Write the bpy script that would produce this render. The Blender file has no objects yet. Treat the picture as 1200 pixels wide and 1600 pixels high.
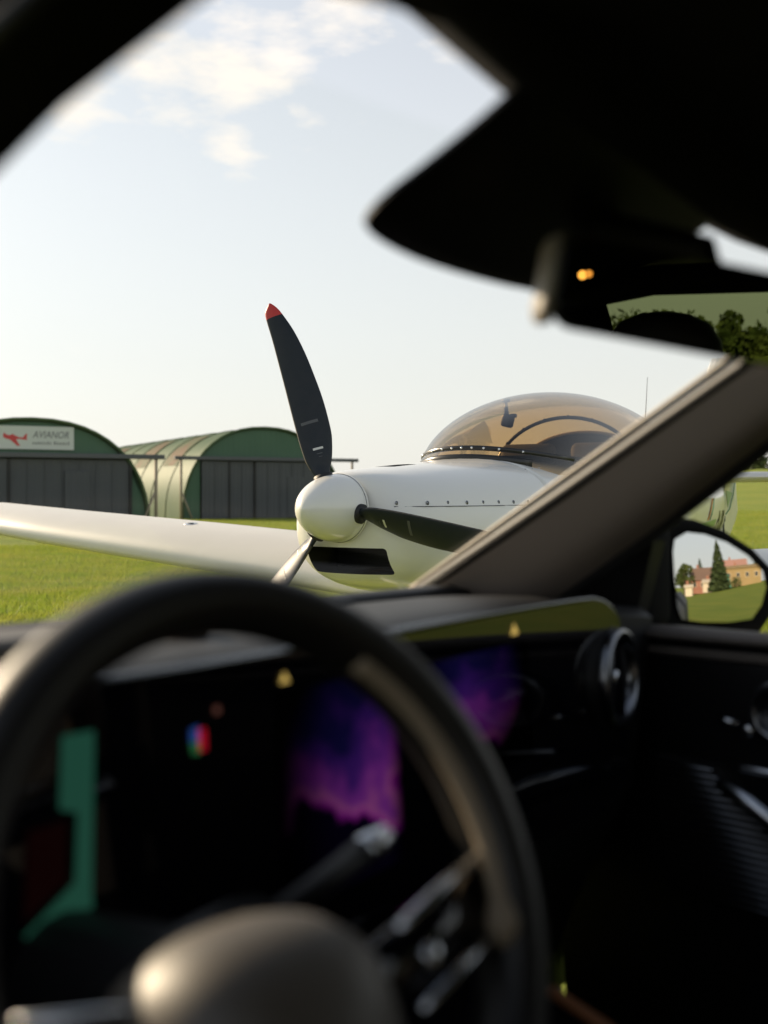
import bpy, bmesh, math, random
import numpy as np
from mathutils import Vector, Matrix
random.seed(7); rng = np.random.default_rng(7)
sc = bpy.context.scene
COL = sc.collection
R = math.radians
# ------------------------------------------------------------------ camera
cam_d = bpy.data.cameras.new('camera'); cam = bpy.data.objects.new('camera', cam_d); COL.objects.link(cam)
cam.location = (0, 0, 1.2); cam.rotation_euler = (R(90), 0, 0)
cam_d.sensor_fit = 'VERTICAL'; cam_d.sensor_height = 36; cam_d.lens = 38.25
cam_d.shift_y = -30/1600; cam_d.clip_start = .02; cam_d.clip_end = 4000
cam_d.dof.use_dof = True; cam_d.dof.focus_distance = 4.5; cam_d.dof.aperture_fstop = 2.9
sc.camera = cam
# ------------------------------------------------------------------ light
SUN = Vector((-.745, .56, .345)).normalized()
sd = bpy.data.lights.new('sun', 'SUN'); so = bpy.data.objects.new('sun', sd); COL.objects.link(so)
sd.energy = 5.0; sd.angle = R(.5); sd.color = (1, .80, .56)
so.rotation_euler = SUN.to_track_quat('Z', 'Y').to_euler(); so.location = (-20, -5, 20)
w = bpy.data.worlds.new('World'); sc.world = w; w.use_nodes = True
nt = w.node_tree; nt.nodes.clear()
def N(t, ty, **kw):
    n = t.nodes.new(ty)
    for k, v in kw.items(): setattr(n, k, v)
    return n
def math_node(t, op, a, b=None, clamp=False):
    n = N(t, 'ShaderNodeMath', operation=op, use_clamp=clamp)
    for i, v in enumerate((a, b)):
        if v is None: continue
        if isinstance(v, (int, float)): n.inputs[i].default_value = v
        else: t.links.new(v, n.inputs[i])
    return n.outputs[0]
def mixc(t, fac, a, b, blend='MIX'):
    n = N(t, 'ShaderNodeMix', data_type='RGBA', blend_type=blend)
    for i, v in ((0, fac), (6, a), (7, b)):
        if isinstance(v, (int, float)): n.inputs[i].default_value = v
        elif isinstance(v, tuple): n.inputs[i].default_value = (*v, 1) if len(v) == 3 else v
        else: t.links.new(v, n.inputs[i])
    return n.outputs[2]
sky = N(nt, 'ShaderNodeTexSky', sky_type='NISHITA'); sky.sun_disc = False
sky.sun_elevation = math.asin(SUN.z); sky.sun_rotation = math.atan2(SUN.x, SUN.y)
sky.altitude = 100; sky.air_density = 1.0; sky.dust_density = .8; sky.ozone_density = 1.0
tc = N(nt, 'ShaderNodeTexCoord')
hs = N(nt, 'ShaderNodeHueSaturation'); hs.inputs['Saturation'].default_value = .58; hs.inputs['Value'].default_value = 1.0
nt.links.new(sky.outputs[0], hs.inputs['Color'])
skyc = hs.outputs[0]
# thin bright veil (altostratus haze) thicker towards the horizon
sep = N(nt, 'ShaderNodeSeparateXYZ'); nt.links.new(tc.outputs['Generated'], sep.inputs[0])
zc = math_node(nt, 'MAXIMUM', sep.outputs[2], 0.0)
veil = math_node(nt, 'POWER', math_node(nt, 'SUBTRACT', 1.0, zc), 1.5)
VEIL = (5.1, 5.0, 4.75)
skyc = mixc(nt, math_node(nt, 'MULTIPLY', veil, .9), skyc, VEIL)
# cumulus: gaussian patches broken by noise
nz = N(nt, 'ShaderNodeTexNoise'); nz.inputs['Scale'].default_value = 14; nz.inputs['Detail'].default_value = 7; nz.inputs['Roughness'].default_value = .62
mp = N(nt, 'ShaderNodeMapping'); mp.inputs['Scale'].default_value = (1, 1, 3.0); mp.inputs['Rotation'].default_value = (0, .35, 0)
nt.links.new(tc.outputs['Generated'], mp.inputs[0]); nt.links.new(mp.outputs[0], nz.inputs[0])
tot = None
for (px, py, sx, amp) in ((540, 20, .030, 1.0), (350, 95, .040, .95), (430, 90, .03, .8), (120, 140, .034, .95), (250, 70, .05, .8), (370, 228, .022, .8), (470, 175, .02, .55), (700, 70, .02, .6), (-250, 250, .08, .8), (1500, 150, .08, .9), (1900, 300, .07, .8), (760, -300, .1, .8)):
    d = Vector(((px-600)/1700, 1, (770-py)/1700)).normalized()
    vm = N(nt, 'ShaderNodeVectorMath', operation='DISTANCE'); nt.links.new(tc.outputs['Generated'], vm.inputs[0]); vm.inputs[1].default_value = d
    g = math_node(nt, 'EXPONENT', math_node(nt, 'MULTIPLY', math_node(nt, 'POWER', math_node(nt, 'DIVIDE', vm.outputs['Value'], sx*1.3), 2.0), -1.0))
    g = math_node(nt, 'MULTIPLY', g, amp)
    tot = g if tot is None else math_node(nt, 'MAXIMUM', tot, g)
cm = math_node(nt, 'ADD', math_node(nt, 'MULTIPLY', tot, .55), math_node(nt, 'MULTIPLY', nz.outputs[0], 1.1))
cm = math_node(nt, 'MULTIPLY', math_node(nt, 'SUBTRACT', cm, .76), 2.9, True)
skyc = mixc(nt, math_node(nt, 'MULTIPLY', cm, .85), skyc, (6.6, 6.05, 5.4))
bg = N(nt, 'ShaderNodeBackground'); bg.inputs['Strength'].default_value = .118
nt.links.new(skyc, bg.inputs[0]); wo = N(nt, 'ShaderNodeOutputWorld'); nt.links.new(bg.outputs[0], wo.inputs[0])
sc.view_settings.view_transform = 'Standard'; sc.view_settings.look = 'None'
sc.view_settings.exposure = .6; sc.view_settings.gamma = 1; sc.view_settings.use_curve_mapping = False
sc.render.engine = 'CYCLES'
sc.cycles.use_denoising = True
sc.cycles.max_bounces = 10; sc.cycles.transparent_max_bounces = 16; sc.cycles.glossy_bounces = 6

# ------------------------------------------------------------------ materials
def mat(name, col, rough=.5, metal=0, spec=.5, coat=0, noise=None, bump=None, emit=None, sheen=0):
    """noise=(scale, amount, colour2)   bump=(scale, strength)"""
    m = bpy.data.materials.new(name); m.use_nodes = True
    t = m.node_tree; b = t.nodes['Principled BSDF']
    b.inputs['Base Color'].default_value = (*col, 1); b.inputs['Roughness'].default_value = rough
    b.inputs['Metallic'].default_value = metal; b.inputs['Specular IOR Level'].default_value = spec
    b.inputs['Coat Weight'].default_value = coat; b.inputs['Coat Roughness'].default_value = .06
    if sheen: b.inputs['Sheen Weight'].default_value = sheen
    tcn = N(t, 'ShaderNodeTexCoord')
    if noise:
        n = N(t, 'ShaderNodeTexNoise'); n.inputs['Scale'].default_value = noise[0]; n.inputs['Detail'].default_value = 5
        t.links.new(tcn.outputs['Object'], n.inputs[0])
        rp = N(t, 'ShaderNodeValToRGB'); rp.color_ramp.elements[0].position = .38; rp.color_ramp.elements[1].position = .66
        t.links.new(n.outputs[0], rp.inputs[0])
        c = mixc(t, math_node(t, 'MULTIPLY', rp.outputs[0], noise[1]), tuple(col), tuple(noise[2]))
        t.links.new(c, b.inputs['Base Color'])
    if bump:
        n = N(t, 'ShaderNodeTexNoise'); n.inputs['Scale'].default_value = bump[0]; n.inputs['Detail'].default_value = 4
        t.links.new(tcn.outputs['Object'], n.inputs[0])
        bp = N(t, 'ShaderNodeBump'); bp.inputs['Strength'].default_value = bump[1]; bp.inputs['Distance'].default_value = .12/bump[0]
        t.links.new(n.outputs[0], bp.inputs['Height']); t.links.new(bp.outputs[0], b.inputs['Normal'])
    if emit:
        b.inputs['Emission Color'].default_value = (*emit[0], 1); b.inputs['Emission Strength'].default_value = emit[1]
    return m
def glass(name, tint, f0=.04, power=5.0, rough=0.0, gain=.9):
    """thin pane: tinted straight-through light + fresnel-weighted mirror"""
    m = bpy.data.materials.new(name); m.use_nodes = True; t = m.node_tree; t.nodes.clear()
    tr = N(t, 'ShaderNodeBsdfTransparent'); tr.inputs[0].default_value = (*tint, 1)
    gl = N(t, 'ShaderNodeBsdfGlossy'); gl.inputs['Roughness'].default_value = rough
    lw = N(t, 'ShaderNodeLayerWeight'); lw.inputs[0].default_value = .5
    fac = math_node(t, 'ADD', math_node(t, 'MULTIPLY', math_node(t, 'POWER', lw.outputs['Facing'], power), gain), f0, True)
    mx = N(t, 'ShaderNodeMixShader'); t.links.new(fac, mx.inputs[0]); t.links.new(tr.outputs[0], mx.inputs[1]); t.links.new(gl.outputs[0], mx.inputs[2])
    o = N(t, 'ShaderNodeOutputMaterial'); t.links.new(mx.outputs[0], o.inputs[0])
    return m
M = dict(
    white=mat('white_gelcoat', (.86, .85, .81), .28, coat=.6, noise=(3.0, .10, (.76, .74, .69))),
    white_dirty=mat('white_wing_paint', (.78, .75, .68), .42, coat=.15, noise=(2.2, .25, (.58, .55, .49))),
    blade=mat('charcoal_composite', (.011, .017, .025), .4, spec=.28, noise=(30, .5, (.018, .022, .03)), bump=(120, .15)),
    blade_le=mat('worn_sunlit_edge', (.11, .095, .08), .5, noise=(60, .9, (.03, .03, .03))),  # eroded edge, paled to also hold the sunlight along the blade
    red=mat('red_tip_paint', (.55, .035, .03), .45),
    black=mat('black_rubber', (.012, .012, .013), .55),
    blackgloss=mat('black_frame', (.012, .012, .013), .3),
    steel=mat('bright_steel', (.7, .7, .7), .25, 1),
    green=mat('green_trim', (.02, .26, .10), .35), olive=mat('olive_letters', (.16, .17, .06), .5),
    orange=mat('orange_trim', (.55, .26, .04), .5), ltgreen=mat('pale_green_trim', (.28, .46, .16), .4),
    label=mat('pale_sticker', (.7, .7, .7), .5), canopy=glass('bronze_canopy', (.67, .56, .40), .06, 2.4, 0.0, .8),
    tan=mat('tan_trim', (.42, .32, .2), .6), cockpit=mat('dark_cockpit', (.025, .023, .02), .7),
    seatair=mat('grey_seat', (.06, .055, .05), .8), radiator=mat('radiator_core', (.015, .015, .016), .6),
    hangar_front=mat('green_hangar_front', (.055, .125, .075), .6, noise=(.9, .4, (.07, .15, .09))),
    hangar_roof=mat('green_hangar_roof', (.075, .12, .06), .55, spec=.08, noise=(.6, .6, (.11, .145, .07))),
    rust=mat('rusty_sheet', (.13, .08, .045), .7, spec=.1, noise=(1.2, .95, (.085, .12, .06))),
    door_grey=mat('anthracite_door', (.058, .064, .074), .5, noise=(1.5, .35, (.075, .078, .084))),
    steelgrey=mat('grey_steel_beam', (.09, .095, .105), .5), post=mat('weathered_post', (.36, .30, .22), .7),
    sign=mat('sign_white', (.62, .65, .62), .5), signred=mat('sign_red', (.62, .06, .06), .5), signgrey=mat('sign_grey', (.16, .17, .18), .5),
    plastic=mat('black_plastic', (.006, .006, .007), .5, spec=.25, bump=(900, .25)),
    dash=mat('dash_leather', (.018, .019, .021), .55, spec=.35, bump=(700, .4)),
    leather=mat('wheel_leather', (.007, .006, .005), .46, spec=.45, bump=(900, .3)),
    pad=mat('airbag_leather', (.055, .044, .031), .52, spec=.7, bump=(600, .4)),
    pillartrim=mat('pillar_fabric', (.21, .178, .157), .9, spec=.2, bump=(1500, .5), noise=(400, .25, (.20, .173, .155))),
    trim=mat('grey_brown_fabric', (.12, .105, .095), .85, spec=.2, bump=(1500, .5), noise=(400, .25, (.09, .08, .07))),
    lining=mat('black_roof_lining', (.008, .008, .008), .95, spec=.1),
    piano=mat('piano_black', (.004, .004, .005), .06, spec=.6),
    screen=mat('display_glass', (.002, .002, .003), .04, spec=.55),
    chrome=mat('satin_chrome', (.55, .57, .60), .22, 1), darkchrome=mat('dark_chrome', (.22, .23, .25), .25, 1),
    mirror=mat('mirror_silver', (.86, .87, .86), .0, 1),
    glass=glass('windshield_glass', (.97, .98, .97), .012, 5.0, 0.0, .5), rearglass=glass('green_tinted_glass', (.17, .20, .10), .02, 5, 0, .5),
    bodypaint=mat('black_car_paint', (.008, .009, .012), .25, coat=1), molding=mat('window_molding', (.20, .17, .13), .45),
    rubber=mat('tyre_rubber', (.02, .02, .02), .8), seat=mat('black_seat', (.015, .014, .014), .6),
    bark=mat('bark', (.07, .05, .035), .9), brick=mat('red_brick_wall', (.30, .13, .09), .9, noise=(1.2, .5, (.36, .2, .14))),
    rooftile=mat('brown_roof_tiles', (.17, .11, .085), .8, noise=(1.5, .6, (.22, .14, .10))), plaster=mat('cream_plaster', (.62, .54, .42), .9),
    tanwall=mat('tan_wall', (.36, .25, .12), .9, noise=(.6, .6, (.28, .22, .10))), pinkroof=mat('pink_roof', (.40, .22, .18), .8), pane=mat('window_pane', (.03, .035, .04), .1),
    teal=mat('teal_tarp', (.02, .22, .16), .6),
)
def emis(name, col, s):
    m = bpy.data.materials.new(name); m.use_nodes = True; t = m.node_tree; t.nodes.clear()
    e = N(t, 'ShaderNodeEmission'); e.inputs[0].default_value = (*col, 1); e.inputs[1].default_value = s
    o = N(t, 'ShaderNodeOutputMaterial'); t.links.new(e.outputs[0], o.inputs[0]); return m
def leafmat(name, a, b):
    m = mat(name, a, .7, noise=(.8, 1, b), spec=.25); return m
M['leaf_con'] = leafmat('conifer_needles', (.035, .055, .02), (.06, .085, .03))
M['leaf_dec'] = leafmat('broad_leaves', (.05, .075, .02), (.09, .11, .03))
# corrugation relief for hangar sheets
def corrugate(m, scale, axis):
    t = m.node_tree; b = t.nodes['Principled BSDF']
    tcn = N(t, 'ShaderNodeTexCoord'); wv = N(t, 'ShaderNodeTexWave', wave_type='BANDS', bands_direction=axis); wv.inputs['Scale'].default_value = scale
    t.links.new(tcn.outputs['Object'], wv.inputs[0]); bp = N(t, 'ShaderNodeBump'); bp.inputs['Distance'].default_value = .012; bp.inputs['Strength'].default_value = .5
    t.links.new(wv.outputs['Fac'], bp.inputs['Height']); t.links.new(bp.outputs[0], b.inputs['Normal'])
corrugate(M['door_grey'], 1.6, 'X'); corrugate(M['hangar_front'], 1.2, 'X'); corrugate(M['hangar_roof'], 1.4, 'Y')
# grass ground
gm = bpy.data.materials.new('grass_ground'); gm.use_nodes = True; t = gm.node_tree; b = t.nodes['Principled BSDF']
b.inputs['Roughness'].default_value = .9; b.inputs['Specular IOR Level'].default_value = .15
tcn = N(t, 'ShaderNodeTexCoord')
def nz_(t, scale, det, src, rough=.55):
    n = N(t, 'ShaderNodeTexNoise'); n.inputs['Scale'].default_value = scale; n.inputs['Detail'].default_value = det; n.inputs['Roughness'].default_value = rough
    t.links.new(src, n.inputs[0]); return n.outputs[0]
n1 = nz_(t, .35, 6, tcn.outputs['Object']); n2 = nz_(t, 9, 6, tcn.outputs['Object'], .7); n3 = nz_(t, 60, 4, tcn.outputs['Object'], .7)
def ramp(t, src, p0, p1):
    r = N(t, 'ShaderNodeMapRange'); t.links.new(src, r.inputs[0]); r.inputs[1].default_value = p0; r.inputs[2].default_value = p1; return r.outputs[0]
c = mixc(t, ramp(t, n1, .35, .65), (.19, .26, .034), (.28, .31, .05))
c = mixc(t, math_node(t, 'MULTIPLY', ramp(t, n2, .4, .7), .55), c, (.13, .17, .025))
c = mixc(t, math_node(t, 'MULTIPLY', ramp(t, n3, .5, .7), .4), c, (.32, .29, .09))
t.links.new(c, b.inputs['Base Color'])
bp = N(t, 'ShaderNodeBump'); bp.inputs['Distance'].default_value = .05; bp.inputs['Strength'].default_value = .9
t.links.new(math_node(t, 'ADD', n2, math_node(t, 'MULTIPLY', n3, .5)), bp.inputs['Height']); t.links.new(bp.outputs[0], b.inputs['Normal'])
M['grass'] = gm
gb = bpy.data.materials.new('grass_blades'); gb.use_nodes = True; t = gb.node_tree; b = t.nodes['Principled BSDF']
b.inputs['Roughness'].default_value = .6; b.inputs['Specular IOR Level'].default_value = .2
tcn = N(t, 'ShaderNodeTexCoord'); n1 = nz_(t, 1.2, 4, tcn.outputs['Object']); n2 = nz_(t, 25, 3, tcn.outputs['Object'])
c = mixc(t, ramp(t, n1, .35, .65), (.23, .32, .036), (.34, .36, .058)); c = mixc(t, math_node(t, 'MULTIPLY', ramp(t, n2, .55, .7), .6), c, (.42, .36, .13))
t.links.new(c, b.inputs['Base Color']); M['blades'] = gb
tl = N(t, 'ShaderNodeBsdfTranslucent'); t.links.new(c, tl.inputs[0]); mx = N(t, 'ShaderNodeMixShader'); mx.inputs[0].default_value = .45      # thin blades let the low sun through
t.links.new(b.outputs[0], mx.inputs[1]); t.links.new(tl.outputs[0], mx.inputs[2]); t.links.new(mx.outputs[0], t.nodes['Material Output'].inputs[0])

# ------------------------------------------------------------------ mesh helpers
def obj(name, verts, faces, material, parent=None, smooth=True, tri_cap=None):
    me = bpy.data.meshes.new(name); me.from_pydata([tuple(map(float, v)) for v in verts], [], faces); me.update()
    if smooth: me.polygons.foreach_set('use_smooth', [True]*len(me.polygons))
    o = bpy.data.objects.new(name, me); COL.objects.link(o)
    if isinstance(material, (list, tuple)):
        for m_ in material: me.materials.append(m_)
    else: me.materials.append(material)
    if parent: o.parent = parent
    return o
def fixn(o):
    bm = bmesh.new(); bm.from_mesh(o.data); bmesh.ops.recalc_face_normals(bm, faces=bm.faces); bm.to_mesh(o.data); bm.free(); return o
def auto(o, ang=35):
    bm = bmesh.new(); bm.from_mesh(o.data)
    for e in bm.edges:
        if len(e.link_faces) == 2 and e.calc_face_angle(0) > R(ang): e.smooth = False
    bm.to_mesh(o.data); bm.free(); return o
def loft(rings, closed=True, cap0=True, cap1=True):
    n = len(rings[0]); V = [p for r_ in rings for p in r_]; F = []
    for i in range(len(rings)-1):
        for j in range(n if closed else n-1):
            k = (j+1) % n; F.append((i*n+j, i*n+k, (i+1)*n+k, (i+1)*n+j))
    if cap0: F.append(tuple(range(n))[::-1])
    if cap1: F.append(tuple((len(rings)-1)*n+j for j in range(n)))
    return V, F
def tube(pts, rad, n=10, caps=True, up=(0, 0, 1)):
    pts = [Vector(p) for p in pts]; rings = []
    for i, p in enumerate(pts):
        d = (pts[min(i+1, len(pts)-1)]-pts[max(i-1, 0)]).normalized()
        a = d.cross(Vector(up)); a = a.normalized() if a.length > 1e-4 else d.orthogonal().normalized(); c_ = a.cross(d).normalized()
        r_ = rad[i] if isinstance(rad, list) else rad
        rx, ry = r_ if isinstance(r_, tuple) else (r_, r_)
        rings.append([p+a*rx*math.cos(2*math.pi*k/n)+c_*ry*math.sin(2*math.pi*k/n) for k in range(n)])
    return loft(rings, True, caps, caps)
def bevbox(c, s, bev=.005, seg=2, mtx=None):
    bm = bmesh.new(); bmesh.ops.create_cube(bm, size=1)
    for v in bm.verts: v.co = Vector((v.co.x*s[0], v.co.y*s[1], v.co.z*s[2]))
    if bev: bmesh.ops.bevel(bm, geom=bm.edges[:], offset=bev, segments=seg, profile=.5, affect='EDGES')
    m_ = Matrix.Translation(c) @ (mtx if mtx else Matrix())
    bm.verts.index_update()
    V = [tuple(m_ @ v.co) for v in bm.verts]; F = [tuple(v.index for v in f.verts) for f in bm.faces]; bm.free(); return V, F
def prism(poly, axis_vec):
    """poly: list of 3D points, extruded by axis_vec"""
    n = len(poly); a = [Vector(p) for p in poly]; b_ = [p+Vector(axis_vec) for p in a]
    F = [tuple(range(n))[::-1], tuple(range(n, 2*n))]+[(i, (i+1) % n, n+(i+1) % n, n+i) for i in range(n)]
    return a+b_, F
def join(*parts):
    V = []; F = []
    for v, f in parts:
        k = len(V); V += list(v); F += [tuple(i+k for i in q) for q in f]
    return V, F
def disc(c, n_, r_, h, k=14):
    """short cylinder at c along normal n_"""
    c = Vector(c); n_ = Vector(n_).normalized(); a = n_.orthogonal().normalized(); b_ = n_.cross(a)
    ring = lambda q, rr: [c+n_*q+(a*math.cos(2*math.pi*i/k)+b_*math.sin(2*math.pi*i/k))*rr for i in range(k)]
    return loft([ring(0, r_), ring(h*.7, r_), ring(h, r_*.75)])
def thing(name, label, cat, loc=(0, 0, 0), rz=0, group=None):
    o = bpy.data.objects.new(name, None); COL.objects.link(o); o.location = loc; o.rotation_euler = (0, 0, rz)
    o['label'] = label; o['category'] = cat
    if group: o['group'] = group
    return o
def structure(o): o['kind'] = 'structure'; return o
def text_mesh(s, size, shear=0, extrude=.002):
    cu = bpy.data.curves.new('lettering', 'FONT'); cu.body = s; cu.size = size; cu.shear = shear; cu.extrude = extrude; cu.align_x = 'LEFT'; cu.resolution_u = 3
    o = bpy.data.objects.new('lettering', cu); COL.objects.link(o)
    dg = bpy.context.evaluated_depsgraph_get(); me = bpy.data.meshes.new_from_object(o.evaluated_get(dg))
    V = [tuple(v.co) for v in me.vertices]; F = [tuple(p.vertices) for p in me.polygons]
    bpy.data.objects.remove(o); bpy.data.curves.remove(cu); bpy.data.meshes.remove(me); return V, F
def smoothstep(a, b_, x): x = np.clip((x-a)/(b_-a), 0, 1); return x*x*(3-2*x)

# ------------------------------------------------------------------ ground
def ground_h(x, y):
    x = np.asarray(x, float); y = np.asarray(y, float)
    dist = .785*x-.615*y; q = .615*x+.785*y-2.0      # gentle cross slope of the field behind the car
    return 4.3*smoothstep(18, 150, y)*smoothstep(.12, .33, x/np.maximum(y, 1)) + .11*np.clip(q, -16, 16)*smoothstep(15, 60, dist)
def axis_pts(lim):
    a = np.concatenate([np.arange(0, 60, 3), np.arange(60, 200, 10), np.arange(200, lim+1, 60)]); return np.unique(np.concatenate([-a, a]))
ax = axis_pts(1400); gx, gy = np.meshgrid(ax, ax, indexing='ij'); gz = ground_h(gx, gy); n = len(ax)
gv = np.stack([gx, gy, gz], -1).reshape(-1, 3)
gf = [(i*n+j, (i+1)*n+j, (i+1)*n+j+1, i*n+j+1) for i in range(n-1) for j in range(n-1)]
structure(obj('airfield_ground', gv, gf, M['grass']))
def blades(name, pts, hmin, hmax, wd):
    k = len(pts); ang = rng.uniform(0, 2*math.pi, k); h = rng.uniform(hmin, hmax, k); wv = wd*rng.uniform(.6, 1.4, k)
    lean = rng.normal(0, .5, (k, 2))*h[:, None]
    z = ground_h(pts[:, 0], pts[:, 1])
    dx = np.cos(ang)*wv; dy = np.sin(ang)*wv
    v = np.empty((k, 3, 3)); v[:, 0] = np.stack([pts[:, 0]-dx, pts[:, 1]-dy, z-.005], 1); v[:, 1] = np.stack([pts[:, 0]+dx, pts[:, 1]+dy, z-.005], 1)
    v[:, 2] = np.stack([pts[:, 0]+lean[:, 0], pts[:, 1]+lean[:, 1], z+h], 1)
    me = bpy.data.meshes.new(name); me.vertices.add(3*k); me.vertices.foreach_set('co', v.reshape(-1)); me.loops.add(3*k); me.loops.foreach_set('vertex_index', np.arange(3*k))
    me.polygons.add(k); me.polygons.foreach_set('loop_start', np.arange(0, 3*k, 3)); me.update(); me.validate()
    o = bpy.data.objects.new(name, me); COL.objects.link(o); me.materials.append(M['blades']); o['kind'] = 'stuff'; o['label'] = 'short mown yellow-green grass of the airfield'; o['category'] = 'grass'; return o
def scatter(k, y0, y1, r0, r1):
    u = rng.uniform(0, 1, k); y = np.sqrt(y0**2+u*(y1**2-y0**2)); return np.stack([y*rng.uniform(r0, r1, k), y], 1)
P = np.concatenate([scatter(190000, 9.5, 24, -.40, -.10), scatter(70000, 23, 50, -.32, -.03), scatter(40000, 7.5, 15, .27, .46), scatter(45000, 15, 45, .27, .42)])
cl = np.sin(P[:, 0]*1.7+np.sin(P[:, 1]*1.1)*2)+np.sin(P[:, 1]*2.3+P[:, 0]); P = P[rng.uniform(-2.6, 2, len(P)) < cl+.9]
blades('grass', P, .03, .085, .006)

# ------------------------------------------------------------------ hangars
AL = R(28)
def arch(W, H, k=24, z0=0.0, p=2.25):
    pts = []
    for i in range(k+1):
        a = math.pi*i/k; cx, sx = math.cos(a), math.sin(a)
        pts.append((-W*math.copysign(abs(cx)**(2/p), cx), z0+(H-z0)*abs(sx)**(2/p)))
    return pts
def hangar(loc, W, H, L, label, doors, beam, sign, rust, head=2.72):
    """local: x along the front (to the right), y depth, front at y=0, centre x=0"""
    t = thing('hangar', label, 'hangar', loc, AL, 'arched green hangars behind the wing')
    out = arch(W, H)
    doors_x0, doors_x1 = doors[0], doors[-1]
    # roof shell with ribs, in panels along the depth
    npan = 9; dp = L/npan
    shell_o = out; shell_i = arch(W-.07, H-.07)
    for k in range(npan):
        y0 = k*dp; y1 = y0+dp-.008
        ring = lambda y, s_: [(x, y, z) for x, z in s_]
        lo = loft([ring(y0, shell_o), ring(y1, shell_o)], False, False, False); li = loft([ring(y0, shell_i), ring(y1, shell_i)], False, False, False)
        o = obj('roof_panel', *join(lo, li), M['hangar_roof'], t)
        if k in rust:
            a0, a1 = rust[k]; sl = [(x*1.003, z+.012) for x, z in arch(W, H, 48)[a0:a1]]
            V, F = loft([[(x, y0+.25, z) for x, z in sl], [(x, y1-.3, z) for x, z in sl]], False, False, False); o2 = obj('rust_patch', V, F, M['rust'], o)
            o2['label'] = 'rust brown weathered sheet'
    edge = tube([(x, -.02, z) for x, z in out], .06, 6); obj('roof_edge', *edge, M['hangar_roof'], t)
    for k in range(1, npan): obj('roof_rib', *tube([(x*1.004, k*dp-.015, z*1.004) for x, z in out], .018, 5), M['hangar_roof'], t)
    # front wall above the header, and side cheeks
    inn = arch(W-.08, H-.08, 48)
    top = [(x, z) for x, z in inn if z >= head]; xl = np.interp(head, [p[1] for p in inn[:24]], [p[0] for p in inn[:24]])
    poly = [(xl, .10, head)]+[(x, .10, z) for x, z in top]+[(-xl, .10, head)]
    obj('front_gable', *prism(poly, (0, .06, 0)), M['hangar_front'], t, False)
    for s_, dx in ((-1, doors_x0), (1, doors_x1)):
        half = [(x, z) for x, z in inn if z < head and x*s_ > 0]
        half = sorted(half, key=lambda p: p[1]); half.append((abs(xl)*s_, head-.002))
        poly = [(dx+s_*.004, .10, 0)]+[(x, .10, z) for x, z in half]+[(dx+s_*.004, .10, head-.002)]
        if s_ > 0: poly = poly[::-1]
        if (half[0][0]-dx)*s_ > .05: obj('front_cheek', *prism(poly, (0, .06, 0)), M['hangar_front'], t, False)
    bp_ = [(x, L-.1, z) for x, z in inn]; obj('rear_wall', *prism(bp_, (0, .06, 0)), M['hangar_front'], t, False)
    # sliding doors on a header rail
    for i in range(len(doors)-1):
        x0, x1 = doors[i]+.04, doors[i+1]-.04
        d = obj('sliding_door', *bevbox(((x0+x1)/2, .02+.05*(i % 2), head/2-.03), (x1-x0, .07, head-.1), .01, 1), M['door_grey'], t, False)
        obj('door_post', *bevbox((doors[i+1], -.03, head/2-.04), (.10, .05, head-.12), .008, 1), M['black'], t, False)
        nr = int((x1-x0)/.55)
        for q in range(1, nr): obj('door_rib', *bevbox((x0+(x1-x0)*q/nr, -.025+.05*(i % 2), head/2-.03), (.05, .03, head-.3), .006, 1), M['door_grey'], d, False)
    if len(doors) > 2:
        i = len(doors)-2; cx = doors[i]*.45+doors[i+1]*.55
        wd = obj('wicket_door', *bevbox((cx, -.03, 1.0), (.85, .04, 1.9), .01, 1), M['door_grey'], t, False)
        obj('handle', *bevbox((cx+.33, -.06, 1.0), (.04, .05, .16), .006, 1), M['steelgrey'], wd, False)
    obj('door_beam', *bevbox(((beam[0]+beam[1])/2, -.10, head+.04), (beam[1]-beam[0], .22, .16), .015, 1), M['steelgrey'], t, False)
    for bx in (beam[0]+.3, beam[1]-.3):
        if abs(bx) > W*.9:
            p_ = obj('beam_post', *tube([(bx, -.1, 0), (bx, -.1, head-.04)], .06, 6), M['post'], t)
            s_ = -1 if bx > 0 else 1
            obj('post_brace', *tube([(bx, -.1, 1.3), (bx+s_*.5, -.1, .05)], .04, 5), M['post'], p_)
    if sign:
        sx0, sx1, sz0, sz1 = sign; wS = sx1-sx0; hS = sz1-sz0
        sg = obj('sign_board', *bevbox(((sx0+sx1)/2, .05, (sz0+sz1)/2), (wS, .06, hS), .01, 1), M['sign'], t, False)
        tm = Matrix(((1, 0, 0, 0), (0, 0, -1, 0), (0, 1, 0, 0), (0, 0, 0, 1)))
        def put(name, V, F, x, z, m_):
            obj(name, [(x+p[0], .0135-p[2], z+p[1]) for p in V], F, m_, sg, False)
        V, F = text_mesh('AVIANOR', .335, .25); wd_ = max(p[0] for p in V); k = wS*.47/wd_
        V = [(p[0]*k, p[1], p[2]) for p in V]; put('lettering', V, F, sx0+wS*.46, sz0+hS*.50, M['signgrey'])
        for (a0, a1) in ((.46, .70), (.735, .95)):      # the small illegible second line, as short strokes
            xs = sx0+wS*a0
            while xs < sx0+wS*a1:
                l = random.uniform(.035, .07); hh = random.uniform(.07, .11)
                put('small_lettering', *bevbox((l/2, hh/2, 0), (l*.8, hh, .004), 0), xs, sz0+hS*.22, M['signgrey']); xs += l+.035
        # little red aeroplane emblem
        Pn = [(0.0, .62), (.05, .78), (.12, .66), (.26, .62), (.36, .70), (.46, .62), (.60, .52), (.76, .50), (.86, .70), (.93, .72), (.90, .48), (.92, .34), (.84, .38), (.62, .42), (.50, .40), (.56, .22), (.66, .02), (.56, .0), (.40, .2), (.28, .36), (.12, .42), (.02, .50)]
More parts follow.
